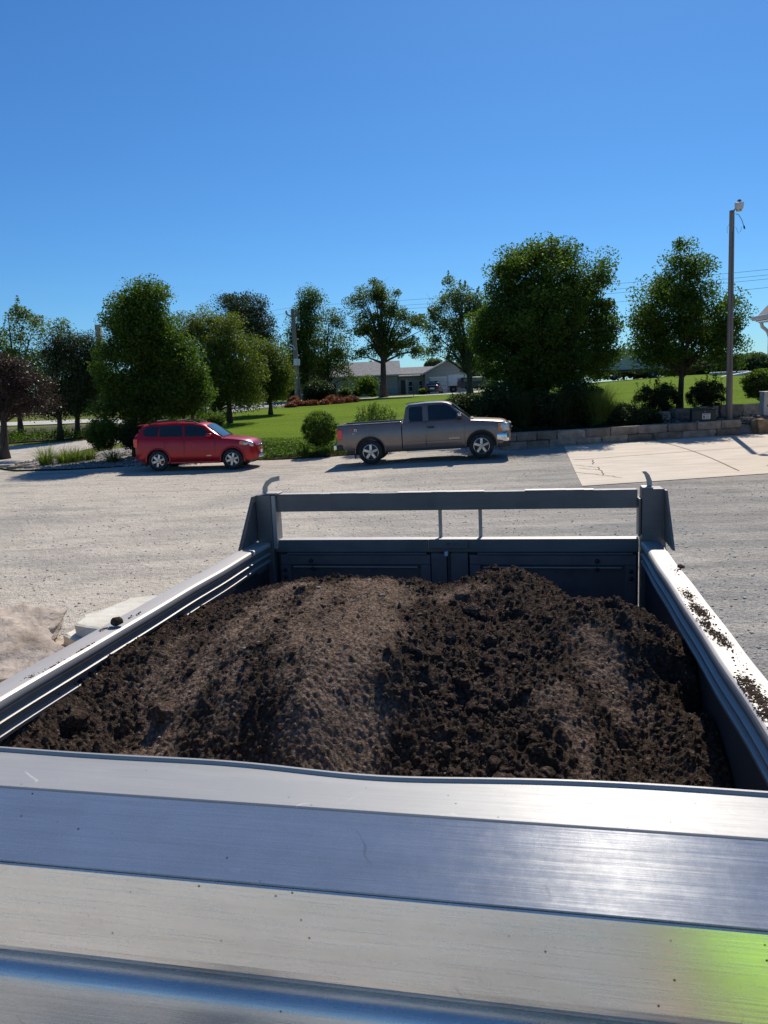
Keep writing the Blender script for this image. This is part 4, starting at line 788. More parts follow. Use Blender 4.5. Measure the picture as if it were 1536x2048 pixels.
# rear frame
VT = 4.50
bbx('rear_post', -1.748, -1.650, VT, VT+.12, .60, 1.795, 'alu_dk', .004); bbx('rear_post', .570, .685, VT, VT+.12, .60, 1.797, 'alu_dk', .004)
bbx('post_edge', -1.649, -1.622, VT+.005, VT+.11, 1.45, 1.79, 'alu_v'); bbx('post_edge', .552, .564, VT+.005, VT+.11, 1.52, 1.74, 'alu_dk')  # left strip in paler metal paints the sunlit inner edge of the post
for s, u0 in ((-1, -1.752), (1, .69)):
    V = []; uo = u0+s*.10
    for t in (0, .01): V += [(u0, VT-.30, 1.503), (u0+s*.0, VT+.02, 1.503), (u0, VT+.02, 1.79), (u0, VT-.03, 1.79)] if t == 0 else [(u0+s*.012, VT-.30, 1.503), (u0+s*.012, VT+.02, 1.503), (u0+s*.012, VT+.02, 1.79), (u0+s*.012, VT-.03, 1.79)]
    bpart('gusset', (V, [(0, 1, 2, 3), (4, 5, 6, 7), (0, 1, 5, 4), (1, 2, 6, 5), (2, 3, 7, 6), (3, 0, 4, 7)]), 'alu_dk')
    V = [(u0, VT+.06, 1.79), (u0, VT+.06, 1.35), (u0+s*.022, VT+.06, 1.40), (u0+s*.012, VT+.06, 1.79)]; V += [(a, b+.012, c) for a, b, c in V]
    bpart('side_gusset', (V, [(0, 1, 2, 3), (4, 5, 6, 7), (0, 1, 5, 4), (1, 2, 6, 5), (2, 3, 7, 6), (3, 0, 4, 7)]), 'alu_dk')
bm = bmesh.new(); bbox(bm, -1.625-BU, .548-BU, VT+.03-BV, VT+.09-BV, 1.683, 1.792, .004); bb = bm_obj('upper_bar', bm, 'alu_dk', DB)
vb = []
x = -1.62
while x < .53:
    w = random.uniform(.05, .28); x1 = min(x+w, .54); h = random.uniform(.001, .004)
    if random.random() < .75: vb.append((x, x1, h))
    x = x1
V, Fc = [], []
for a, b, h in vb:
    k = len(V)
    for zz in (1.7915, 1.7925+h):
        for uu, ww in ((a, VT+.028), (b, VT+.028), (b, VT+.09), (a, VT+.09)): V.append((uu, ww, zz))
    Fc += [(k, k+1, k+2, k+3), (k+4, k+5, k+6, k+7), (k, k+1, k+5, k+4), (k+1, k+2, k+6, k+5), (k+2, k+3, k+7, k+6), (k+3, k, k+4, k+7)]
bpart('worn_edge', (V, Fc), 'alu_v')
for uu in (-.60, -.355): bbx('support_bar', uu-.011, uu+.011, VT+.10, VT+.112, 1.40, 1.70, 'alu_v')
def hook(u, s):
    pts = [(u, 1.80), (u+s*.004, 1.84), (u+s*.02, 1.865), (u+s*.05, 1.885), (u+s*.10, 1.895)]; V = []; 
    for k, (a, z) in enumerate(pts):
        n = (-.3-.15*k, 1.) ; w = .015
        dx, dz = (-w, 0) if k < 2 else ((-w*.6*s, w*.8) if k == 2 else (0, w))
        if s < 0: dx = -dx if k < 2 else dx
        V += [(a-abs(dx)*s, VT+.04, z+abs(dz)), (a+abs(dx)*s, VT+.04, z-abs(dz)), (a-abs(dx)*s, VT+.055, z+abs(dz)), (a+abs(dx)*s, VT+.055, z-abs(dz))]
    Fc = []
    for k in range(len(pts)-1):
        a = 4*k; Fc += [(a, a+1, a+5, a+4), (a+2, a+3, a+7, a+6), (a, a+2, a+6, a+4), (a+1, a+3, a+7, a+5)]
    Fc += [(0, 1, 3, 2), (16, 17, 19, 18)]; bpart('hook', (V, Fc), 'alu_v')
hook(-1.70, 1)
V = []
for k, (a, z, w) in enumerate(((.615, 1.797, .013), (.612, 1.84, .014), (.600, 1.872, .013), (.582, 1.893, .012))):
    V += [(a-w, VT+.04, z), (a+w, VT+.04, z), (a-w, VT+.055, z), (a+w, VT+.055, z)]
bpart('hook', (V, [f for a in (0, 4, 8) for f in ((a, a+1, a+5, a+4), (a+2, a+3, a+7, a+6), (a, a+2, a+6, a+4), (a+1, a+3, a+7, a+5))]+[(0, 1, 3, 2), (12, 13, 15, 14)]), 'alu_v')
for u0, u1 in ((-1.695, -1.60), (.57, .63)):
    bbx('post_cap', u0, u1, VT+.005, VT+.10, 1.797, 1.806, 'alu_v')
# tailgate: two framed leaves
tg = empty('tailgate', bl(-.55, VT+.02, .8)); tg.parent = DB
def tbx(name, u0, u1, v0, v1, z0, z1, m, bev=.003, parent=tg): return box(name, u0+.55, u1+.55, v0-VT-.02, v1-VT-.02, z0-.8, z1-.8, m, parent, bev)
tbx('top_beam', -1.648, .558, VT+.03, VT+.11, 1.425, 1.50, 'alu_dk')
tbx('top_beam_edge', -1.645, .555, VT+.032, VT+.108, 1.5005, 1.5035, 'alu_v', 0)
for (a, b) in ((-1.62, -.66), (-.42, .545)):
    lf = empty('gate_leaf', ((a+b)/2+.55, 0, 0)); lf.parent = tg
    def lb_(name, u0, u1, v0, v1, z0, z1, m, bev=.003): return box(name, u0-(a+b)/2, u1-(a+b)/2, v0-VT-.02, v1-VT-.02, z0-.8, z1-.8, m, lf, bev)
    lb_('panel', a+.03, b-.03, VT+.06, VT+.075, .80, 1.40, 'alu_wall'); lb_('cross_rail', a, b, VT+.035, VT+.085, 1.345, 1.405, 'alu_dk'); lb_('ledge', a+.05, b-.02, VT+.02, VT+.084, 1.410, 1.422, 'alu_dk')
    lb_('ledge', a+.08, b-.08, VT+.03, VT+.058, 1.325, 1.334, 'alu_v')
    lb_('cross_rail', a+.07, b-.06, VT+.035, VT+.059, 1.085, 1.135, 'alu_dk'); lb_('cross_rail', a, b, VT+.035, VT+.084, .81, .87, 'alu_dk')
    lb_('upright', a, a+.065, VT+.03, VT+.088, .80, 1.344, 'alu_dk'); lb_('upright', b-.06, b, VT+.03, VT+.088, .80, 1.344, 'alu_dk')
    ub = a+.032 if a < -1 else b-.03
    for uu, zz in ((ub, 1.31), (ub, 1.265), (ub+(.17 if a < -1 else -.19), 1.37), (ub+(.18 if a < -1 else -.19), 1.32)):
        t = mesh('bolt', *[q for q in (lambda L_: ([(v[0]+uu-(a+b)/2, v[1]+.008, v[2]+zz-.8) for v in L_[0]], L_[1]))(lathe([(.001, -.012), (.010, -.011), (.013, -.004), (.013, .006)], 10))], 'frame', lf, True)
tbx('skin', -1.654, .564, VT+.095, VT+.105, .80, 1.42, 'alu_wall')  # backing sheet added to block light leaking through the gate gaps
tbx('centre_post', -.655, -.56, VT+.035, VT+.08, .80, 1.415, 'alu_dk'); tbx('centre_post', -.535, -.43, VT+.04, VT+.09, .80, 1.415, 'alu_dk'); tbx('centre_channel', -.558, -.536, VT+.06, VT+.09, .80, 1.415, 'alu_wall')
tbx('latch_plate', -.66, -.425, VT+.008, VT+.028, 1.45, 1.506, 'alu_dk'); 
tbx('latch_edge', -.66, -.425, VT+.007, VT+.029, 1.5065, 1.509, 'alu_v', 0); tbx('latch_edge', -.664, -.6605, VT+.007, VT+.029, 1.45, 1.506, 'alu_v', 0)
tbx('pin', -.568, -.548, VT+.004, VT+.03, 1.405, 1.432, 'white', .002)
for uu in (-.545, -.525, -.488, -.44): 
    t = mesh('bolt', *[q for q in (lambda L_: ([(v[0]+uu+.55, v[1]-.014, v[2]+1.48-.8) for v in L_[0]], L_[1]))(lathe([(.005, -.002), (.009, -.006), (.011, .0), (.011, .004)], 12))], 'steel', tg, True)
# running gear under the body
for uu in (-1.0, -.1): bbx('chassis_rail', uu-.04, uu+.04, .2, 4.6, .52, .70, 'frame')
for k, vv in enumerate((2.6,)):
    tube('axle', [bl(-1.6, vv, .42), bl(.5, vv, .42)], .05, 'frame', DB)
for s, uu in ((-1, -1.45), (1, .35)):
    w = wheel(DB, 0, 0, .42, .24, 8, s); w.rotation_euler = (0, 0, rad(90)); w.location = bl(uu, 2.6, .42); w.rotation_euler = (0, 0, 0); 
    # wheel axis is local Y; body axis across is local X
    w.rotation_euler = (0, 0, rad(-90))
bbx('rear_bolster', -1.7, .6, 4.4, 4.58, .58, .72, 'alu_dk')
# ------------------------------------------------------------------ soil
def w2uv(p): return (p.x*math.cos(YAW)-p.y*math.sin(YAW), p.x*math.sin(YAW)+p.y*math.cos(YAW))
cp = []
for px, py, z in ((500, 1187, 1.42), (620, 1162, 1.48), (720, 1157, 1.50), (830, 1164, 1.48), (880, 1176, 1.43), (930, 1168, 1.45), (990, 1144, 1.49), (1042, 1137, 1.51), (1085, 1168, 1.45), (1130, 1203, 1.38), (1200, 1218, 1.38), (1260, 1247, 1.33), (1300, 1277, 1.28), (1360, 1312, 1.25), (1405, 1372, 1.25), (1436, 1442, 1.2), (1456, 1560, 1.15),
                  (600, 1300, 1.50), (700, 1250, 1.52), (450, 1330, 1.44), (620, 1420, 1.39), (350, 1420, 1.34), (280, 1480, 1.25), (900, 1300, 1.39), (850, 1400, 1.32), (900, 1480, 1.23), (960, 1400, 1.28), (895, 1235, 1.42), (1150, 1300, 1.38), (1100, 1400, 1.30), (1250, 1400, 1.26), (1000, 1215, 1.42), (1150, 1500, 1.2), (700, 1530, 1.22), (500, 1500, 1.28), (1300, 1500, 1.15), (780, 1300, 1.47), (760, 1400, 1.35), (960, 1240, 1.40)):
    u, v = w2uv(atz(px, py, z)); cp.append((u, v, z))
for px, py, uu in ((400, 1232, -1.6), (250, 1300, -1.66), (130, 1388, -1.67), (60, 1450, -1.67), (20, 1492, -1.67)):
    u, v = w2uv(atz(px, py, 1.2)); z = H-1.2*uu/u; v = v*uu/u; cp.append((uu, v, z)); print('left', uu, v, z)
cp += [(-1.3, 2.0, 1.27), (-1.66, 4.4, 1.05), (-1.3, 4.4, 1.1), (-.8, 4.4, 1.06), (-.3, 4.4, 1.04), (.1, 4.4, .98), (.55, 4.3, .88), (.6, 3.4, .95), (.62, 2.8, .95), (.62, 2.2, .92), (-1.68, 1.75, 1.24), (-.9, 1.72, 1.14), (-.3, 1.72, 1.06), (.3, 1.72, 1.02), (.6, 1.72, .86), (-1.1, 3.95, 1.32), (-.6, 3.98, 1.32), (0, 4.05, 1.3), (.35, 3.8, 1.18)]
cp = np.array(cp)
def tps(cp):
    n = len(cp); d = np.linalg.norm(cp[:, None, :2]-cp[None, :, :2], axis=2); K = np.where(d > 0, d*d*np.log(d+1e-12), 0)+np.eye(n)*.004
    Pm = np.c_[np.ones(n), cp[:, :2]]; A = np.block([[K, Pm], [Pm.T, np.zeros((3, 3))]]); w = np.linalg.solve(A, np.r_[cp[:, 2], 0, 0, 0])
    def f(u, v):
        o = w[n]+w[n+1]*u+w[n+2]*v
        for i in range(n): r2 = (u-cp[i, 0])**2+(v-cp[i, 1])**2; o = o+w[i]*.5*r2*np.log(r2+1e-12)
        return o
    return f
hf = tps(cp)
us = np.arange(-1.685, .586, .0052); vs = []; v = 1.70
while v < 4.49: vs.append(v); v += .0034+.0022*(v-1.7)
vs = np.array(vs); UU, VV = np.meshgrid(us, vs); Z = hf(UU, VV)
# compacted bands (smooth) left by the loader bucket
def seg_d(u, v, pl):
    d = np.full(u.shape, 9.)
    for (a, b) in zip(pl[:-1], pl[1:]):
        ab = np.array(b)-a; t = np.clip(((u-a[0])*ab[0]+(v-a[1])*ab[1])/(ab@ab), 0, 1); d = np.minimum(d, np.hypot(u-a[0]-t*ab[0], v-a[1]-t*ab[1]))
    return d
def uvl(l, z=1.46): return [np.array(w2uv(atz(a, b, z))) for a, b in l]
S = np.zeros_like(UU); warp_ = .055*pnoise(UU*4, VV*4, 11)+.05*pnoise(UU*12, VV*12, 12)+.03*pnoise(UU*34, VV*34, 13)
for pl, w in (([(270, 1420), (400, 1310), (590, 1195)], .085), ([(420, 1390), (500, 1290), (600, 1215)], .03), ([(640, 1440), (680, 1330), (760, 1190)], .16), ([(590, 1300), (660, 1210)], .09), ([(440, 1470), (560, 1470), (660, 1440)], .09), ([(880, 1195), (960, 1172)], .05), ([(1130, 1310), (1200, 1400)], .06), ([(300, 1330), (380, 1260)], .05), ([(1180, 1250), (1240, 1300)], .06)):
    S = np.maximum(S, 1/(1+np.exp((seg_d(UU, VV, uvl(pl))+warp_-w)/.028)))
# mound grooves along the bucket direction on the left mound
dirv = uvl([(420, 1400), (600, 1200)]); dd = dirv[1]-dirv[0]; dd /= np.linalg.norm(dd); cross = (UU*(-dd[1])+VV*dd[0]); along = UU*dd[0]+VV*dd[1]
lm = 1/(1+np.exp((UU+.55)/.08))
Z += lm*(.012*pnoise(cross*9, along*1.1, 21)+.006*pnoise(cross*26, along*3, 22))
S = S*(.72+.28*np.clip(pnoise(UU*9, VV*9, 14)+.6, 0, 1)); R_ = 1-S*.72
Z += .015*pnoise(UU*5, VV*5, 31)*(.5+.5*R_)+R_*(.010*pnoise(UU*13, VV*13, 32)+.009*np.abs(pnoise(UU*27, VV*27, 33))+.006*pnoise(UU*55, VV*55, 34))+.0036*pnoise(UU*95, VV*95, 35)+.0024*pnoise(UU*170, VV*170, 36)
# clods raised out of the surface
du = us[1]-us[0]
def clods(n, r0, r1, pw, sgn=1, rough_only=True):
    for i in range(n):
        cu, cv = rng.uniform(us[0], us[-1]), rng.uniform(1.72, 4.3); r = r0+(r1-r0)*rng.uniform()**pw
        i0 = np.searchsorted(us, cu-r*1.2); i1 = np.searchsorted(us, cu+r*1.2); j0 = np.searchsorted(vs, cv-r*1.2); j1 = np.searchsorted(vs, cv+r*1.2)
        if i1-i0 < 2 or j1-j0 < 2: continue
        if rough_only and S[(j0+j1)//2, min((i0+i1)//2, len(us)-1)] > rng.uniform(.05, .6): continue
        u = UU[j0:j1, i0:i1]-cu; w = VV[j0:j1, i0:i1]-cv; a = rng.uniform(0, 3.14); e = rng.uniform(.6, 1.)
        x = (u*math.cos(a)+w*math.sin(a)); y = (-u*math.sin(a)+w*math.cos(a))/e; q = 1-(x*x+y*y)/(r*r)
        Z[j0:j1, i0:i1] += sgn*np.where(q > 0, np.sqrt(np.clip(q, 0, 1)), 0)*r*rng.uniform(.45, .95)
clods(260, .014, .036, 3.0); clods(9000, .005, .013, 2.); clods(16000, .004, .009, 1); clods(70, .03, .06, 1.5, -1); clods(14000, .004, .010, 1.5, 1, False)
Z = np.clip(Z, .802, 1.62)
nu = len(us); V = np.stack([UU-BU, VV-BV, Z], -1).reshape(-1, 3)
soil_root = empty('soil_heap', uv2w(BU, BV, .8), -YAW, 'heap of dark crumbly topsoil filling the dump body, smoothed on its left crest', 'soil heap')
V[:, 2] -= .8
me = bpy.data.meshes.new('soil_surface'); me.vertices.add(len(V)); me.vertices.foreach_set('co', V.astype(np.float32).reshape(-1))
jj, ii = np.meshgrid(np.arange(len(vs)-1), np.arange(nu-1), indexing='ij'); a = (jj*nu+ii).reshape(-1); q = np.stack([a, a+1, a+nu+1, a+nu], 1).astype(np.int32)
me.loops.add(q.size); me.loops.foreach_set('vertex_index', q.reshape(-1)); me.polygons.add(len(q)); me.polygons.foreach_set('loop_start', np.arange(0, q.size, 4, dtype=np.int32)); me.update(calc_edges=True)
me.polygons.foreach_set('use_smooth', np.ones(len(q), bool)); at = me.attributes.new('smooth', 'FLOAT', 'POINT'); at.data.foreach_set('value', S.reshape(-1).astype(np.float32))
def soil_mat():
    m, n, p = newmat('soil'); tc = n.nodes.new('ShaderNodeTexCoord').outputs['Object']; at = n.nodes.new('ShaderNodeAttribute'); at.attribute_name = 'smooth'
    f = nz(n, tc, 60, 5, .7); f2 = nz(n, tc, 9, 5, .6); f3 = nz(n, tc, 230, 3, .7)
    c = mx(n, mr(n, f2, .35, .65), (.074, .053, .040), (.112, .082, .062)); sm = mx(n, mr(n, f2, .3, .7), (.31, .218, .16), (.39, .282, .21))
    c = mx(n, mr(n, at.outputs['Fac'], .1, .9, 0, .85), c, sm); c = mx(n, mr(n, f, .5, .75, 0, .55), c, (.15, .112, .086)); c = mx(n, mr(n, f3, .64, .8, 0, .6), c, (.28, .22, .17))
    v1 = vor(n, tc, 75); v2 = vor(n, tc, 150); sc = n.nodes.new('ShaderNodeSeparateColor'); n.links.new(v1[1], sc.inputs[0])
    c = mx(n, mr(n, sc.outputs[0], .6, 1, 0, .3), c, (.05, .036, .028)); c = mx(n, mr(n, sc.outputs[1], .8, 1, 0, .5), c, (.30, .23, .18)); c = mx(n, mr(n, v1[0], .35, .7, 0, .6), c, (.03, .02, .016))
    n.links.new(c, p.inputs['Base Color']); p.inputs['Roughness'].default_value = 1.; p.inputs['Specular IOR Level'].default_value = .02
    b = bumpn(n, mr(n, v1[0], 0, .7, 1, 0), .006, p); b = bumpn(n, mr(n, v2[0], 0, .7, 1, 0), .004, p, b); b = bumpn(n, f, .009, p, b); bumpn(n, f3, .004, p, b); return m
M['soil'] = soil_mat(); me.materials.append(M['soil']); link(bpy.data.objects.new('soil_surface', me), soil_root)
def zsoil(u, v):
    i = min(max(int(round((u-us[0])/du)), 0), nu-1); j = min(int(np.searchsorted(vs, v)), len(vs)-1); return Z[j, i], S[j, i]
ico = {}
for sdv in (1, 2):
    bm = bmesh.new(); bmesh.ops.create_icosphere(bm, subdivisions=sdv, radius=1.); bm.verts.ensure_lookup_table(); ico[sdv] = (np.array([v.co[:] for v in bm.verts]), np.array([[v.index for v in f.verts] for f in bm.faces])); bm.free()
def lumps(name, spots, m, parent, loc_off=(0, 0, 0), sub=2, flat=.8, jag=.28, kind=None):
    bv, bf = ico[sub]; Vs = []; Fs = []; n0 = 0
    for (x, y, z, r) in spots:
        s = np.array([rng.uniform(.75, 1.25), rng.uniform(.75, 1.25), rng.uniform(flat*.7, flat*1.15)])*r; q = bv*(1+rng.uniform(-jag, jag, (len(bv), 1)))*s; a = rng.uniform(0, 6.3); c_, s_ = math.cos(a), math.sin(a)
        q = q@np.array([[c_, s_, 0], [-s_, c_, 0], [0, 0, 1]]); Vs.append(q+np.array([x, y, z])+np.array(loc_off)); Fs.append(bf+n0); n0 += len(bv)
    Vc = np.concatenate(Vs); Fa = np.concatenate(Fs); o = mesh(name, Vc, Fa.tolist(), m, parent, False)
    if kind: tag(o, kind=kind)
    return o
sp = []
while len(sp) < 6500:
    u, v = rng.uniform(-1.67, .57), rng.uniform(1.75, 4.3); z, s = zsoil(u, v)
    if s > rng.uniform(.05, .9): continue
    r = .003+.010*rng.uniform()**4; sp.append((u-BU, v-BV, z-.8+r*.25, r))
for k in range(520):
    q = rng.uniform(); c0 = uvl([(890, 1250)])[0]*(1-q)+uvl([(930, 1560)])[0]*q; u, v = c0[0]+rng.normal()*.16, c0[1]+rng.normal()*.10
    if k > 330: u, v = rng.uniform(-1.6, .5), rng.uniform(1.8, 4.1)
    if not (-1.6 < u < .52 and 1.76 < v < 4.2): continue
    z, s = zsoil(u, v)
    if s > .5: continue
    r = .007+.02*rng.uniform()**2.6; sp.append((u-BU, v-BV, z-.8+r*.2, r))
for px, py, r in ((945, 1275, .045), (1015, 1195, .05), (980, 1325, .035), (330, 1440, .045), (1240, 1590, .05), (900, 1330, .03), (1290, 1235, .03), (1010, 1490, .04), (840, 1500, .035), (930, 1560, .05), (160, 1460, .04), (1270, 1250, .035)):
    u, v = w2uv(atz(px, py, 1.3)); u = min(max(u, -1.6), .5); z, s = zsoil(u, v); sp.append((u-BU, v-BV, z-.8+r*.3, r))
cl_ = lumps('clods', sp, 'soil', soil_root, kind='stuff'); nv_ = len(cl_.data.vertices); av_ = np.repeat(np.array([zsoil(q[0]+BU, q[1]+BV)[1] for q in sp]), nv_//len(sp)); a_ = cl_.data.attributes.new('smooth', 'FLOAT', 'POINT'); a_.data.foreach_set('value', (av_*.55).astype(np.float32))
# light stones in the soil
pebm = mat('soil_pebble', (.30, .26, .21), .9, 0, (.16, .13, .11), 30)
sp = []
for px, py, r in ((925, 1418, .018), (740, 1190, .012), (1030, 1440, .008), (490, 1330, .009), (640, 1225, .012), (767, 1232, .013), (330, 1385, .010), (1160, 1235, .010)):
    u, v = w2uv(atz(px, py, 1.42)); z, s = zsoil(u, v); sp.append((u-BU, v-BV, z-.8+r*.3, r))
for i in range(70):
    u, v = rng.uniform(-1.6, .5), rng.uniform(1.9, 3.9); z, s = zsoil(u, v); sp.append((u-BU, v-BV, z-.8+.001, rng.uniform(.003, .006)))
lumps('pebbles', sp, pebm, soil_root, sub=1, flat=.6, kind='stuff')
# spilled soil on rails
sp = []
def patch(l, n, r0, r1, su=.02, sv=.10):
    for px, py in l:
        u, v = w2uv(atz(px, py, 1.503))
        for i in range(n):
            t = rng.normal()*sv; r = r0+(r1-r0)*rng.uniform()**2; uu = u+rng.normal()*su; lim = (.572, .655) if u > 0 else (-1.755, -1.675); uu = min(max(uu, lim[0]), lim[1]); sp.append((uu-BU, v+t-BV, 1.5025, r))
patch([(1375, 1190), (1390, 1215), (1405, 1225)], 330, .0015, .0045, .012, .05); patch([(1412, 1250), (1430, 1268), (1448, 1282)], 200, .0015, .0045, .012, .045)
patch([(1492, 1365), (1505, 1385), (1525, 1405), (1540, 1430)], 340, .0015, .005, .014, .035); patch([(1348, 1140), (1353, 1143), (1460, 1300), (1480, 1325), (1530, 1455)], 10, .002, .005, .014, .05)
lumps('spilled_soil', [(x, y, z, r) for x, y, z, r in sp], 'soil', None, sub=1, flat=.45).name = 'spilled_soil'
o = bpy.data.objects['spilled_soil']; o.location = uv2w(BU, BV, 0); o.rotation_euler = (0, 0, -YAW); tag(o, 'dark soil crumbs smeared along the top of the right rail', 'spilled soil', kind='stuff')
sp = []
patch([(100, 1337), (120, 1326), (170, 1300), (185, 1292), (60, 1352)], 22, .0015, .004, .012, .03); patch([(205, 1258), (215, 1256), (262, 1232), (275, 1228)], 12, .002, .005, .006, .02)
o = lumps('spilled_soil', sp, 'soil', None, sub=1, flat=.45); o.location = uv2w(BU, BV, 0); o.rotation_euler = (0, 0, -YAW); tag(o, 'thin scattered soil specks along the top of the left rail', 'spilled soil', kind='stuff')
u, v = w2uv(atz(234, 1252, 1.502)); w_ = uv2w(u, v, 1.522)
o = lumps('soil_clod', [(0, 0, 0, .022)], 'soil', None, sub=2, flat=1.05, jag=.14); o.location = w_; tag(o, 'single round dark clod of soil sitting on the left rail', 'soil clod')
u, v = w2uv(atz(1361, 1137, 1.502)); o = lumps('soil_clod', [(0, 0, 0, .014), (.016, .004, -.004, .009)], 'soil', None, sub=2, flat=.8, jag=.2); o.location = uv2w(u, v, 1.511); tag(o, 'small dark clod on the outer edge of the right rail', 'soil clod')
# ------------------------------------------------------------------ stones on the lot, left
BO_ = rock('boulder', -4.05, 6.85, .04, 1.9, 1.45, .50, mat('boulder_pink', (.27, .215, .17), .95, 0, (.50, .42, .345), 5, 10, .09, 7, coords='World', spec=.1, stretch=(1,.5,1)), .35, 3, .16, 5, .5, label='large pinkish tan boulder on the gravel left of the dump body', cat='boulder'); BO_.rotation_euler = (rad(13), rad(4), .35)
def slabstone(name, pts, z0, z1, m, label, seed=1):
    r = random.Random(seed); bm = bmesh.new(); P_ = []
    n = len(pts)
    for i in range(n):
        a = Vector(pts[i]); b = Vector(pts[(i+1) % n]); k = max(1, int((b-a).length/.09))
        for j in range(k): q = a.lerp(b, j/k); P_.append((q.x+r.uniform(-.014, .014), q.y+r.uniform(-.014, .014)))
    lo = [bm.verts.new((x+r.uniform(-.02, .02), y+r.uniform(-.02, .02), z0)) for x, y in P_]; mi = [bm.verts.new((x+r.uniform(-.015, .015), y+r.uniform(-.015, .015), (z0+z1)/2)) for x, y in P_]; cx = sum(p[0] for p in P_)/len(P_); cy = sum(p[1] for p in P_)/len(P_)
    hi = [bm.verts.new((x, y, z1-.012+r.uniform(-.004, .004))) for x, y in P_]; h2 = [bm.verts.new((x+(cx-x)*.04, y+(cy-y)*.04, z1+r.uniform(-.003, .003))) for x, y in P_]; N = len(P_)
    for A, B in ((lo, mi), (mi, hi), (hi, h2)):
        for i in range(N): bm.faces.new((A[i], A[(i+1) % N], B[(i+1) % N], B[i]))
    bm.faces.new(h2); bm.faces.new(lo); o = bm_obj(name, bm, m); return tag(o, label, 'stone slab')
slabstone('stone_slab', [(-3.28, 7.45), (-2.9, 7.05), (-1.95, 7.2), (-1.85, 7.9), (-2.8, 8.2), (-3.2, 7.95)], .004, .13, 'slab', 'lower pale limestone slab of the stacked pair beside the left rail', 3)
slabstone('stone_slab', [(-3.12, 7.38), (-2.7, 7.1), (-1.95, 7.3), (-1.8, 8.0), (-2.4, 8.42), (-2.88, 8.35), (-3.0, 7.95), (-3.16, 7.7)], .136, .25, 'slab', 'upper pale limestone slab lying on top of the stack', 4)
slabstone('stone_slab', [(-4.1, 5.75), (-3.3, 5.8), (-3.3, 6.15), (-3.5, 6.25), (-4.1, 6.2)], .004, .12, 'slab_y', 'yellowish flat stone in front of the pink boulder', 5)
# loose stones at the driveway corner
V = []
for i, (px, py, w, lb) in enumerate(((8, 935, .7, 'leftmost flat edging stone at the driveway corner'), (32, 938, .5, 'dark edged flat stone second from the left'), (48, 934, .45, 'flat edging stone in the middle of the row'), (65, 937, .4, 'small flat edging stone near the right end of the row'))):
    p = g(px, py); rock('edging_stone', p.x, p.y, zt(p.x, p.y)+.04, w, .5, .16, 'stone', i, 40+i, .1, 3, .8, label=lb, cat='stone', group='flat stones at the driveway corner')
# scattered gravel stones on the lot (uncountable)
sp = []
for i in range(9000):
    y = 5+22*rng.uniform()**1.3; x = rng.uniform(-.56, .56)*y
    u = x*math.cos(YAW)-y*math.sin(YAW); v = x*math.sin(YAW)+y*math.cos(YAW)
    if -1.9 < u < .8 and v < 4.7: continue
    if y > 17.6+.17*(x-4.7) and x > 4.5+(y-17.9)*.2: continue
    r = .006+.016*rng.uniform()**3; sp.append((x, y, zt(x, y)+.006+r*.2, r))
o = lumps('loose_gravel', sp, mat('loose_stone', (.36, .34, .31), .95, 0, (.66, .62, .55), 9, coords='World', spec=.1), None, sub=1, flat=.6); tag(o, 'loose pebbles strewn over the gravel lot', 'gravel', kind='stuff')
sp = []
for i in range(2600):
    x, y = rng.uniform(-15, -6.6), rng.uniform(28.9, 34)
    if y > 30.6+(x+15.2)*.45+3.2 or y < 28.7+abs(x+11.5)*.35*(x < -11.5)+.5*(x > -9)*(x+9)*.5: continue
    r = .02+.04*rng.uniform()**2; sp.append((x, y, zt(x, y)+.035+r*.2, r))
o = lumps('river_stones', sp, 'rockbed', None, sub=1, flat=.6); tag(o, 'rounded river stones filling the bed left of the red car', 'stones', kind='stuff')
sp = []
for i in range(1500):
    x, y = rng.uniform(9, 22), rng.uniform(30.4, 34.2); r = .02+.05*rng.uniform()**2; sp.append((x, y, zt(x, y)+.03+r*.2, r))
o = lumps('river_stones', sp, 'rockbed', None, sub=1, flat=.6); tag(o, 'river stones around the light pole and right bushes', 'stones', kind='stuff')
# ------------------------------------------------------------------ poles, wires, boxes
b = aty(1458, 838, 30.75); t = aty(1464, 421, 30.75)
lp = empty('light_pole', (b.x, 30.75, zt(b.x, 30.75)-.05), 0, 'weathered wooden pole with a white lamp on top behind the stone wall', 'light pole'); ht = t.z-lp.location.z; dx = t.x-b.x
tube('pole', [(dx*k/8, 0, ht*k/8) for k in range(9)], [.125-.004*k for k in range(9)], 'wood', lp, 14)
hd_ = empty('lamp', (dx+.17, -.22, ht+.12)); hd_.parent = lp
tube('lamp_housing', [(0, 0, .22), (0, 0, .16), (0, 0, .10)], [.05, .085, .09], 'steel', hd_, 14)
tube('lamp_shade', [(0, 0, .12), (0, 0, .10), (0, 0, -.10), (0, 0, -.13)], [.11, .17, .15, .13], 'white', hd_, 18); tube('lamp_lens', [(0, 0, -.131), (0, 0, -.2)], [.12, .10], 'lens', hd_, 16)
tube('lamp_arm', [(dx, -.1, ht-.1), (dx+.08, -.14, ht+.08), (dx+.17, -.2, ht+.1)], .025, 'steel', lp)
tube('dangling_cable', [(dx+.1, -.1, ht-.15), (dx+.2, -.12, ht-.18), (dx+.33, -.12, ht-.38), (dx+.42, -.12, ht-.62)], .012, 'wire', lp); tube('cable_plug', [(dx+.42, -.12, ht-.60), (dx+.45, -.12, ht-.72)], .03, 'black', lp)
tube('dangling_cable', [(dx+.1, -.12, ht-.62), (dx+.22, -.12, ht-.88), (dx+.3, -.12, ht-.8), (dx+.33, -.12, ht-.65)], .006, 'wire', lp); tube('dangling_cable', [(dx-.12, -.1, ht-.5), (dx-.22, -.1, ht-.65), (dx-.2, -.1, ht-.85)], .006, 'wire', lp)
tube('conduit', [(dx*.45-.02, -.14, ht*.25), (dx*.9-.02, -.12, ht*.9)], .012, 'wire', lp)
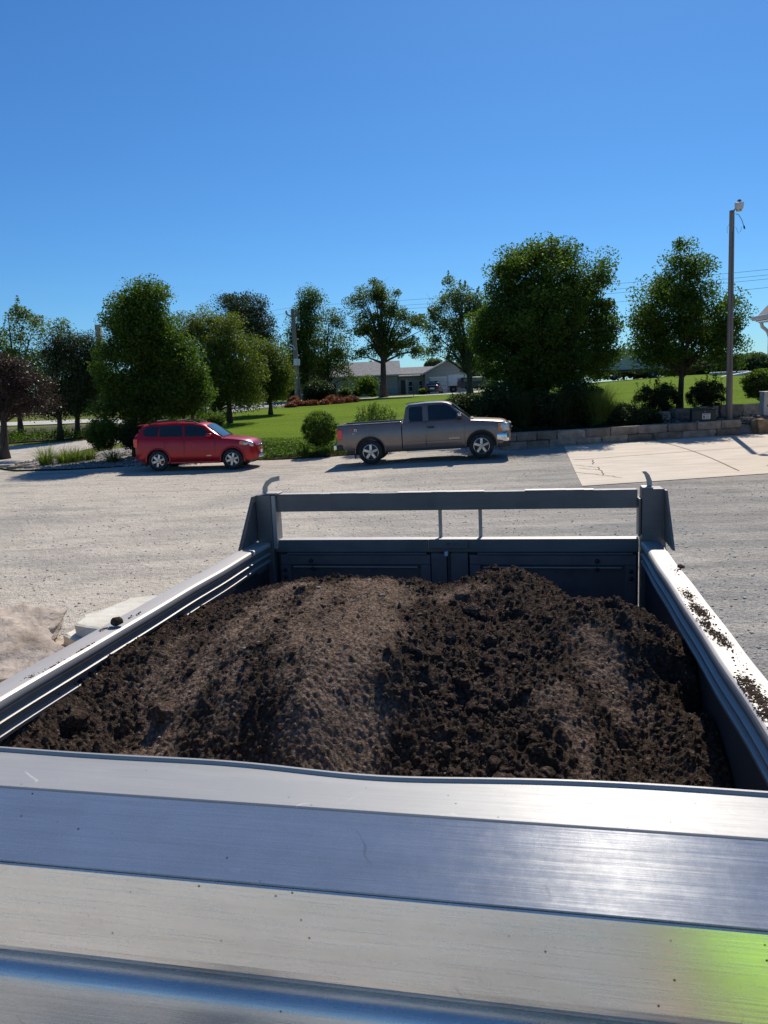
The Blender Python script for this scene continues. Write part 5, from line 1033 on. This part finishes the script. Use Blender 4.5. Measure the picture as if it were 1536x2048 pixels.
b = aty(597, 800, 74); t = aty(585, 618, 74)
up = empty('utility_pole', (b.x, 74, zt(b.x, 74)-.1), 0, 'tall grey utility pole with insulators standing before the house', 'utility pole'); ht = t.z-up.location.z; dx = t.x-b.x
tube('pole', [(dx*k/6, 0, ht*k/6) for k in range(7)], [.26-.015*k for k in range(7)], 'wood', up, 12)
def lpz(px, py): q = aty(px, py, 74); return (q.x-up.location.x, -.25, q.z-up.location.z)
tube('crossarm', [lpz(573, 628), lpz(583, 634)], .07, 'wood', up); tube('insulator', [lpz(573, 622), lpz(573, 628)], .07, 'steel', up)
for a, b_, r in (((593, 622), (593, 634), .12), ((598, 630), (598, 636), .1), ((596, 660), (600, 660), .06), ((594, 679), (598, 679), .06)): tube('transformer', [lpz(*a), lpz(*b_)], r, 'steel', up)
tube('lamp_arm', [lpz(591, 700), lpz(587, 692), lpz(580, 690)], .04, 'white', up); mesh('sign_plate', *tube_data([lpz(594, 718), lpz(594, 731)], .30, 10), 'white', up)
def wire(px0, py0, Y0, px1, py1, Y1, sag, label, r=.010):
    a = aty(px0, py0, Y0); b2 = aty(px1, py1, Y1); pts = []
    for k in range(25): t = k/24; q = a.lerp(b2, t); q.z -= sag*4*t*(1-t); pts.append(q-a)
    o = tube('power_line', pts, r, 'wire', None, 5); o.location = a; tag(o, label, 'power line', 'overhead wires')
for i, (y0, y1) in enumerate(((612, 538), (622, 549), (629, 557), (650, 574))):
    nm = ['topmost', 'second', 'third', 'lowest'][i]; wire(588, y0, 74, 1545, y1, 48, .25, f'{nm} overhead wire running right from the utility pole'); 
    if i != 2: wire(588, y0+2, 74, -20, y0+62, 66, .5, f'{nm} overhead wire running left behind the trees')
b = g(1406, 843); p0 = uv = aty(1406, 840, 30.35)
bx = empty('utility_box', (p0.x, 30.4, zt(p0.x, 30.5)+.0), rad(-14), 'dark green ground utility box with a white notice below the pear tree', 'utility box')
box('cabinet', -.44, .44, -.3, .3, 0, .56, 'box', bx, .02); box('lid', -.46, .46, -.32, .32, .565, .61, 'box', bx, .015); box('lock', .02, .07, -.325, -.3, .48, .52, 'steel', bx)
lab = box('warning_notice', -.06, .24, -.312, -.303, .2, .42, 'white', bx); box('small_sticker', -.25, -.17, -.312, -.303, .06, .14, 'white', bx)
for zz in (.395, .375): box('notice_line', -.03, .21, -.316, -.3125, zz-.005, zz+.004, 'black', lab)
box('notice_figure', -.02, .03, -.316, -.3125, .23, .34, 'black', lab)
for k, zz in enumerate((.33, .305, .28, .255, .23)): box('notice_line', .08, .2-.02*(k % 2), -.316, -.3125, zz-.004, zz+.004, 'steel', lab)
p0 = aty(1552, 838, 31.0); cb = empty('meter_cabinet', (p0.x+.1, 31.0, zt(p0.x, 31.)+.1), rad(-10), 'weathered white electrical cabinet on a concrete base at the right edge', 'electrical cabinet')
box('cabinet', -.66, .66, -.3, .3, .1, 1.02, mat('old_white', (.62, .62, .60), .6, 0, (.45, .45, .43), 3), cb, .03); box('base', -.75, .75, -.4, .35, -.15, .1, 'stone', cb, .03); box('lid', -.68, .68, -.32, .32, 1.025, 1.06, 'white', cb, .01)
for xx, zz in ((-.25, .72), (-.25, .6), (-.5, .5)): tube('knockout', [(xx, -.32, zz), (xx, -.30, zz)], .04, 'frame', cb, 10)
# ------------------------------------------------------------------ house far behind
HY = 100.
def hx(px, Y=HY): return aty(px, 770, Y).x
def hz(px, py, Y=HY): return aty(px, py, Y).z
hs_ = empty('house', (hx(800), HY, 1.9), 0, 'long single storey grey house with garage gable beyond the lawn', 'house')
def hb(name, px0, px1, z0, z1, y0, y1, m, parent=hs_): return box(name, hx(px0)-hs_.location.x, hx(px1)-hs_.location.x, y0, y1, z0-1.9, z1-1.9, m, parent)
hb('left_wing_wall', 588, 795, 1.7, 4.55, 0, 9, 'siding'); hb('link_wall', 795, 850, 1.7, 4.3, 1.2, 8, 'siding')
def gable(name, px0, px1, zb, zr, y0, y1, m, over=.5):
    x0, x1 = hx(px0)-hs_.location.x-over, hx(px1)-hs_.location.x+over; ym = (y0+y1)/2; z0, z1 = zb-1.9, zr-1.9
    V = [(x0, y0-over, z0), (x1, y0-over, z0), (x1, ym, z1), (x0, ym, z1), (x0, y1+over, z0), (x1, y1+over, z0)]; V += [(a, b, c-.15) for a, b, c in V]
    return fixn(mesh(name, V, [(0, 1, 2, 3), (3, 2, 5, 4), (6, 7, 8, 9), (9, 8, 11, 10), (0, 1, 7, 6), (4, 5, 11, 10), (0, 3, 9, 6), (3, 4, 10, 9), (1, 2, 8, 7), (2, 5, 11, 8)], m, hs_))
gable('roof', 588, 795, 4.6, 6.5, 0, 9, 'shingle'); gable('roof', 790, 880, 4.35, 5.55, 1.0, 8, 'shingle', .2)
# garage block with its gable towards us
gx0, gx1 = hx(850)-hs_.location.x, hx(938)-hs_.location.x; zb, zr = 4.45-1.9, 5.95-1.9; xm = (gx0+gx1)/2+.1
V = [(gx0, -1, -.3), (gx1, -1, -.3), (gx1, -1, zb), (xm, -1, zr), (gx0, -1, zb)]; V += [(a, 9, c) for a, b, c in V]
fixn(mesh('garage_wall', V, [(0, 1, 2, 3, 4), (5, 6, 7, 8, 9), (0, 1, 6, 5), (1, 2, 7, 6), (4, 0, 5, 9), (2, 3, 8, 7), (3, 4, 9, 8)], 'siding', hs_))
V = [(gx0-.5, -1.4, zb-.12), (xm, -1.4, zr+.1), (gx1+.5, -1.4, zb-.12), (gx0-.5, 9.4, zb-.12), (xm, 9.4, zr+.1), (gx1+.5, 9.4, zb-.12)]; V += [(a, b, c+.14) for a, b, c in V]
fixn(mesh('roof', V, [(0, 1, 4, 3), (1, 2, 5, 4), (6, 7, 10, 9), (7, 8, 11, 10), (0, 1, 7, 6), (1, 2, 8, 7), (3, 4, 10, 9), (4, 5, 11, 10), (0, 3, 9, 6), (2, 5, 11, 8)], 'shingle', hs_))
for a, b_ in (((gx0-.5, -1.45, zb-.1), (xm, -1.45, zr+.12)), ((xm, -1.45, zr+.12), (gx1+.5, -1.45, zb-.1))): tube('fascia', [a, b_], .09, 'trimw', hs_, 4)
gd = hb('garage_door', 859, 893, 1.85, 3.9, -1.08, -1.02, 'trimw'); 
for z in (2.35, 2.85, 3.35): hb('door_groove', 859.5, 892.5, z, z+.05, -1.10, -1.082, 'siding', gd).location = (0, 0, 0)
hb('garage_frame', 857, 895, 3.9, 4.05, -1.12, -1.02, 'white')
def win(px0, px1, z0, z1, y):
    f_ = hb('window', px0, px1, z0, z1, y-.08, y-.01, 'trimw'); hb('pane', px0+.9, px1-.9, z0+.1, z1-.1, y-.11, y-.082, 'glass', f_); hb('sash', px0+.9, px1-.9, (z0+z1)/2-.04, (z0+z1)/2+.04, y-.125, y-.112, 'trimw', f_)
win(662, 673, 2.5, 3.75, 0); win(757, 764, 3.0, 3.8, 0); win(818, 826, 2.3, 3.7, 1.2); win(838, 846, 2.3, 3.7, 1.2); hb('door', 803, 812, 1.95, 3.8, 1.1, 1.18, 'frame'); hb('door_frame', 812, 816, 1.95, 3.9, 1.08, 1.19, 'trimw')
hb('gutter', 585, 850, 4.45, 4.57, -.62, -.5, 'trimw'); hb('porch_step', 700, 715, 1.8, 2.2, -1.4, -.02, 'stone')
rl = [(hx(704)-hs_.location.x, -1.3, 1.5), (hx(716)-hs_.location.x, -1.3, .6)]; tube('stair_rail', rl, .05, 'white', hs_, 5)
# things before the garage
dc = empty('dark_car', (hx(868, 92), 92, zt(hx(868, 92), 92)+.05), rad(80), 'small black sedan parked facing the garage door', 'car')
bd = fixn(mesh('body', *loft([(x, [(w*.95, .25), (w, .45), (w*.98, .75), (w*.9, t), (w*.5, t+.03), (.001, t+.04)]) for x, w, t in ((-2.2, .7, .7), (-2.1, .85, .95), (-1.3, .9, 1.02), (.8, .9, .98), (1.9, .85, .85), (2.2, .7, .65))]), mat('black_paint', (.015, .015, .02), .25, .3, (.02, .02, .025), 2, coat=1), dc, True))
fixn(mesh('cabin', *loft([(x, [(.82, .98), (.82-(t-.98)*.4, t-.04), (.5, t), (.001, t+.02)]) for x, t in ((-1.75, 1.02), (-1.1, 1.36), (-.4, 1.45), (.3, 1.4), (1.1, 1.0))]), 'glass', dc, True)); box('roof', -1.05, .2, -.58, .58, 1.44, 1.475, 'chrome', dc, .01)
for s in (-1, 1):
    box('tail_lamp', -2.2, -2.0, min(s*.55, s*.84), max(s*.55, s*.84), .72, .86, 'taillight', dc, .02)
    for xx in (-1.35, 1.35): mesh('wheel', *(lambda L_: ([(v[0]+xx, v[1]+s*.8, v[2]+.32) for v in L_[0]], L_[1]))(lathe([(.001, .1*s), (.2, .1*s), (.3, .09*s), (.32, 0), (.3, -.09*s)], 18)), 'rubber', dc, True)
box('licence_plate', -2.23, -2.2, -.25, .25, .55, .7, 'white', dc)
def trailer(px0, px1, py0, py1, Y, label, m='white', wheels=2, name='box_trailer', rz=0):
    a = aty(px0, py1, Y); b2 = aty(px1, py0, Y); w = b2.x-a.x; h = b2.z-a.z; r = empty(name, ((a.x+b2.x)/2, Y, zt((a.x+b2.x)/2, Y)), rz, label, 'trailer'); z0 = a.z-r.location.z
    box('cargo_box', -w/2, w/2, 0, 2.4, z0, z0+h, m, r, .03); box('roof_edge', -w/2-.02, w/2+.02, -.03, 2.43, z0+h+.003, z0+h+.09, 'chrome', r); box('frame', -w/2+.2, w/2, .2, 2.2, z0-.2, z0-.004, 'frame', r)
    for k in range(wheels):
        xx = -w/2+w*(.25+.5*k/max(1, wheels-1)); mesh('wheel', *(lambda L_: ([(v[0]+xx, v[1]+.1, v[2]+.45) for v in L_[0]], L_[1]))(lathe([(.001, -.1), (.25, -.1), (.45, -.08), (.45, .1), (.001, .1)], 20)), 'rubber', r, True)
        mesh('hub', *(lambda L_: ([(v[0]+xx, v[1]-.03, v[2]+.45) for v in L_[0]], L_[1]))(lathe([(.001, -.02), (.14, 0)], 14)), 'steel', r)
    return r
trailer(897, 935, 748, 772, 93, 'white enclosed trailer parked right of the garage', 'white', 1)
trailer(1190, 1345, 697, 742, 82, 'pale semi trailer parked between the two pear trees', mat('pale_trailer', (.42, .44, .45), .6, 0, (.36, .38, .39), 1), 2, 'semi_trailer')
jk = empty('parked_van', (aty(955, 780, 90).x, 90, zt(20, 90)), rad(10), 'dark vehicle half hidden behind the silver maple', 'van')
fixn(mesh('body', *loft([(x, [(w*.95, .25), (w, .45), (w*.98, .8), (w*.9, t), (w*.5, t+.03), (.001, t+.04)]) for x, w, t in ((-2.2, .8, 1.0), (-2.1, .9, 1.45), (.6, .9, 1.5), (1.1, .9, 1.05), (2.1, .85, .95), (2.3, .7, .6))]), 'frame', jk, True)); box('side_window', -1.9, .6, -.93, -.88, 1.0, 1.35, 'glass', jk)
for xx in (-1.4, 1.4): mesh('wheel', *(lambda L_: ([(v[0]+xx, v[1]-.82, v[2]+.35) for v in L_[0]], L_[1]))(lathe([(.001, -.1), (.25, -.1), (.34, -.08), (.34, .1), (.001, .1)], 18)), 'rubber', jk, True)
b = aty(943, 786, 84); pz = zt(b.x, 84); pst = tube('marker_post', [(0, 0, 0), (0, 0, .5), (0, 0, 1.0)], [.1, .1, .09], 'white', None, 8); pst.location = (b.x, 84, pz); tag(pst, 'short white marker post beside the house driveway', 'post')
b = aty(827, 790, 82); ls = empty('yard_lamp', (b.x, 82, zt(b.x, 82)), 0, 'thin dark yard post on the lawn before the garage', 'post'); tube('stem', [(0, 0, 0), (0, 0, 1.1)], .03, 'frame', ls); tube('lamp_head', [(0, 0, 1.1), (0, 0, 1.3)], [.08, .05], 'frame', ls)
# far right: low pale objects on the field, eave of a nearby building
b = aty(1489, 744, 62); o = box('drain_pipe', -2.0, 0.6, -.15, .15, 0, .22, 'white', None, .05); o.location = (b.x, 62, zt(b.x, 62)+.05); o.rotation_euler = (0, rad(-7), rad(8)); tag(o, 'white pipe section lying on the right lawn', 'pipe')
b = aty(1473, 741, 66); o = box('tarp_bundle', -2.2, 1., -.4, .4, 0, .25, mat('blue_grey', (.25, .3, .42), .6, 0, (.4, .45, .55), 3), None, .1); o.location = (b.x, 66, zt(b.x, 66)+.1); tag(o, 'blue grey bundle on the grass behind the light pole', 'bundle')
sl_ = aty(197, 660, 110); o = box('tower', -.36, .36, -.36, .36, 0, sl_.z+1.3, mat('tower_tan', (.42, .37, .29), .8, 0, (.36, .32, .25), 1), None); o.location = (sl_.x, 110, -.6); tag(o, 'narrow tan tower top showing left of the tall pear tree', 'tower')
e0 = aty(1511, 644, 24); bd = empty('shop_building', (e0.x+3.5, 24, zt(13, 24)), 0, 'brown sided building corner with an eave and downspout at the right edge', 'building')
ez = e0.z-bd.location.z
box('wall', -3.10, 8, -11.4, -.6, .0, ez+.3, mat('brown_siding', (.10, .09, .085), .8, 0, (.14, .125, .115), 2, 3, .02, 8, stretch=(.1,.1,6), coords='World'), bd)
V = [(-3.5, -12, ez), (-3.45, -12, ez+.17), (.6, -12, ez+4.4), (9, -12, ez+.17), (9, -12, ez), (.6, -12, ez+4.2)]; V += [(a, 0, c) for a, b_, c in V]
fixn(mesh('roof', V, [(0, 1, 2, 5), (5, 2, 3, 4), (6, 7, 8, 11), (11, 8, 9, 10), (0, 1, 7, 6), (1, 2, 8, 7), (2, 3, 9, 8), (3, 4, 10, 9), (4, 5, 11, 10), (5, 0, 6, 11)], 'shingle', bd))
box('soffit', -3.44, -3.10, -11.9, -.03, ez-.035, ez-.004, 'white', bd); box('gutter', -3.62, -3.505, -12, .02, ez+.03, ez+.16, 'trimw', bd, .02)
tube('downspout', [(-3.4, -.15, ez-.02), (-3.36, -.15, ez-.16), (-3.22, -.2, ez-.30), (-3.17, -.25, ez-.5), (-3.17, -.25, ez-1.0), (-3.10, -.3, ez-1.3), (-3.02, -.45, ez-1.38)], .055, 'trimw', bd, 8)
# ------------------------------------------------------------------ helper in a hi-vis shirt, just outside the frame
def skin(name, joints, edges, m, parent, sub=2):
    me = bpy.data.meshes.new(name); me.from_pydata([j[:3] for j in joints], edges, []); o = bpy.data.objects.new('tmp', me); C.objects.link(o)
    o.modifiers.new('s', 'SKIN'); ms = o.modifiers.new('u', 'SUBSURF'); ms.levels = sub; ms.render_levels = sub
    for i, j in enumerate(joints): r = j[3]; me.skin_vertices[0].data[i].radius = r if isinstance(r, tuple) else (r, r)
    me.skin_vertices[0].data[0].use_root = True; bpy.context.view_layer.update()
    m2 = bpy.data.meshes.new_from_object(o.evaluated_get(bpy.context.evaluated_depsgraph_get())); bpy.data.objects.remove(o); m2.materials.clear(); m2.materials.append(M[m] if isinstance(m, str) else m)
    m2.polygons.foreach_set('use_smooth', [True]*len(m2.polygons)); return link(bpy.data.objects.new(name, m2), parent)
def person():
    pw = uv2w(.61, .34, 0); root = empty('person', (pw.x, pw.y, zt(pw.x, pw.y)), -YAW, 'person in a bright yellow green shirt standing beside the dump body front', 'person')
    sk_ = mat('skin', (.50, .30, .21), .5, 0, (.46, .27, .19), 8); hv = mat('hi_vis_cloth', (.42, .78, .10), .85, 0, (.37, .70, .09), 4, 4, .01, 14); jn = mat('jeans', (.04, .06, .11), .9, 0, (.06, .085, .14), 20); hr = mat('hair', (.05, .03, .02), .6, 0, (.08, .05, .03), 40); bt = mat('boots', (.10, .06, .03), .7, 0, (.07, .045, .03), 9)
    J = [(0, 0, .96, (.15, .11)), (0, 0, 1.15, (.14, .10)), (0, 0, 1.36, (.17, .11)), (0, .0, 1.48, (.07, .06)), (0, .01, 1.56, (.055, .06)), (0, .02, 1.65, (.075, .095)), (0, .02, 1.74, (.065, .085))]; E = [(0, 1), (1, 2), (2, 3), (3, 4), (4, 5), (5, 6)]
    for s in (-1, 1):
        k = len(J); J += [(s*.19, 0, 1.40, .052), (s*.235, -.01, 1.14, .04), (s*.25, .06, .90, .028), (s*.252, .085, .84, (.022, .036)), (s*.25, .10, .79, (.016, .036))]; E += [(2, k), (k, k+1), (k+1, k+2), (k+2, k+3), (k+3, k+4)]
        f = k+4
        for q, (dy, ln) in enumerate(((-.028, .062), (-.009, .075), (.010, .07), (.028, .055))):
            a = len(J); J += [(s*.25, .10+dy, .765, .0095), (s*.245, .108+dy, .765-ln*.55, .0085), (s*.238, .115+dy, .765-ln, .007)]; E += [(f, a), (a, a+1), (a+1, a+2)]
        a = len(J); J += [(s*.23, .13, .82, .010), (s*.222, .15, .79, .009)]; E += [(k+3, a), (a, a+1)]
        k = len(J); J += [(s*.10, 0, .86, .085), (s*.11, .01, .50, .055), (s*.115, -.02, .12, .04), (s*.12, -.02, .06, .04), (s*.125, .12, .035, (.04, .03))]; E += [(0, k), (k, k+1), (k+1, k+2), (k+2, k+3), (k+3, k+4)]
    skin('body', J, E, sk_, root)
    skin('shirt', [(0, 0, .90, (.185, .145)), (0, 0, 1.10, (.175, .135)), (0, 0, 1.34, (.20, .14)), (0, 0, 1.455, (.11, .085)), (-.20, 0, 1.39, .078), (-.228, -.005, 1.22, .072), (.20, 0, 1.39, .078), (.228, -.005, 1.22, .072)], [(0, 1), (1, 2), (2, 3), (2, 4), (4, 5), (2, 6), (6, 7)], hv, root)
    skin('trousers', [(0, 0, .95, (.17, .13)), (-.10, 0, .82, .105), (-.11, .01, .5, .08), (-.117, -.02, .11, .065), (.10, 0, .82, .105), (.11, .01, .5, .08), (.117, -.02, .11, .065)], [(0, 1), (1, 2), (2, 3), (0, 4), (4, 5), (5, 6)], jn, root)
    for s in (-1, 1): skin('boot', [(s*.118, -.05, .055, .055), (s*.12, .05, .05, .05), (s*.125, .15, .04, (.048, .035))], [(0, 1), (1, 2)], bt, root)
    skin('hair', [(0, .0, 1.79, (.075, .085)), (0, -.035, 1.74, (.085, .075)), (0, -.05, 1.66, (.075, .05))], [(0, 1), (1, 2)], hr, root)
    for s in (-1, 1): lumps('eye', [(s*.032, .108, 1.675, .011)], 'white', root, sub=2, jag=0); lumps('ear', [(s*.082, .01, 1.665, .022)], sk_, root, sub=2, jag=.05)
    skin('nose', [(0, .112, 1.68, .010), (0, .13, 1.645, .014)], [(0, 1)], sk_, root); skin('mouth', [(-.022, .106, 1.608, .006), (0, .112, 1.606, .008), (.022, .106, 1.608, .006)], [(0, 1), (1, 2)], mat('lips', (.42, .17, .14), .5, 0, (.38, .15, .12), 9), root)
person()
print('objects', len(bpy.data.objects), 'polys', sum(len(o.data.polygons) for o in bpy.data.objects if o.type == 'MESH'))
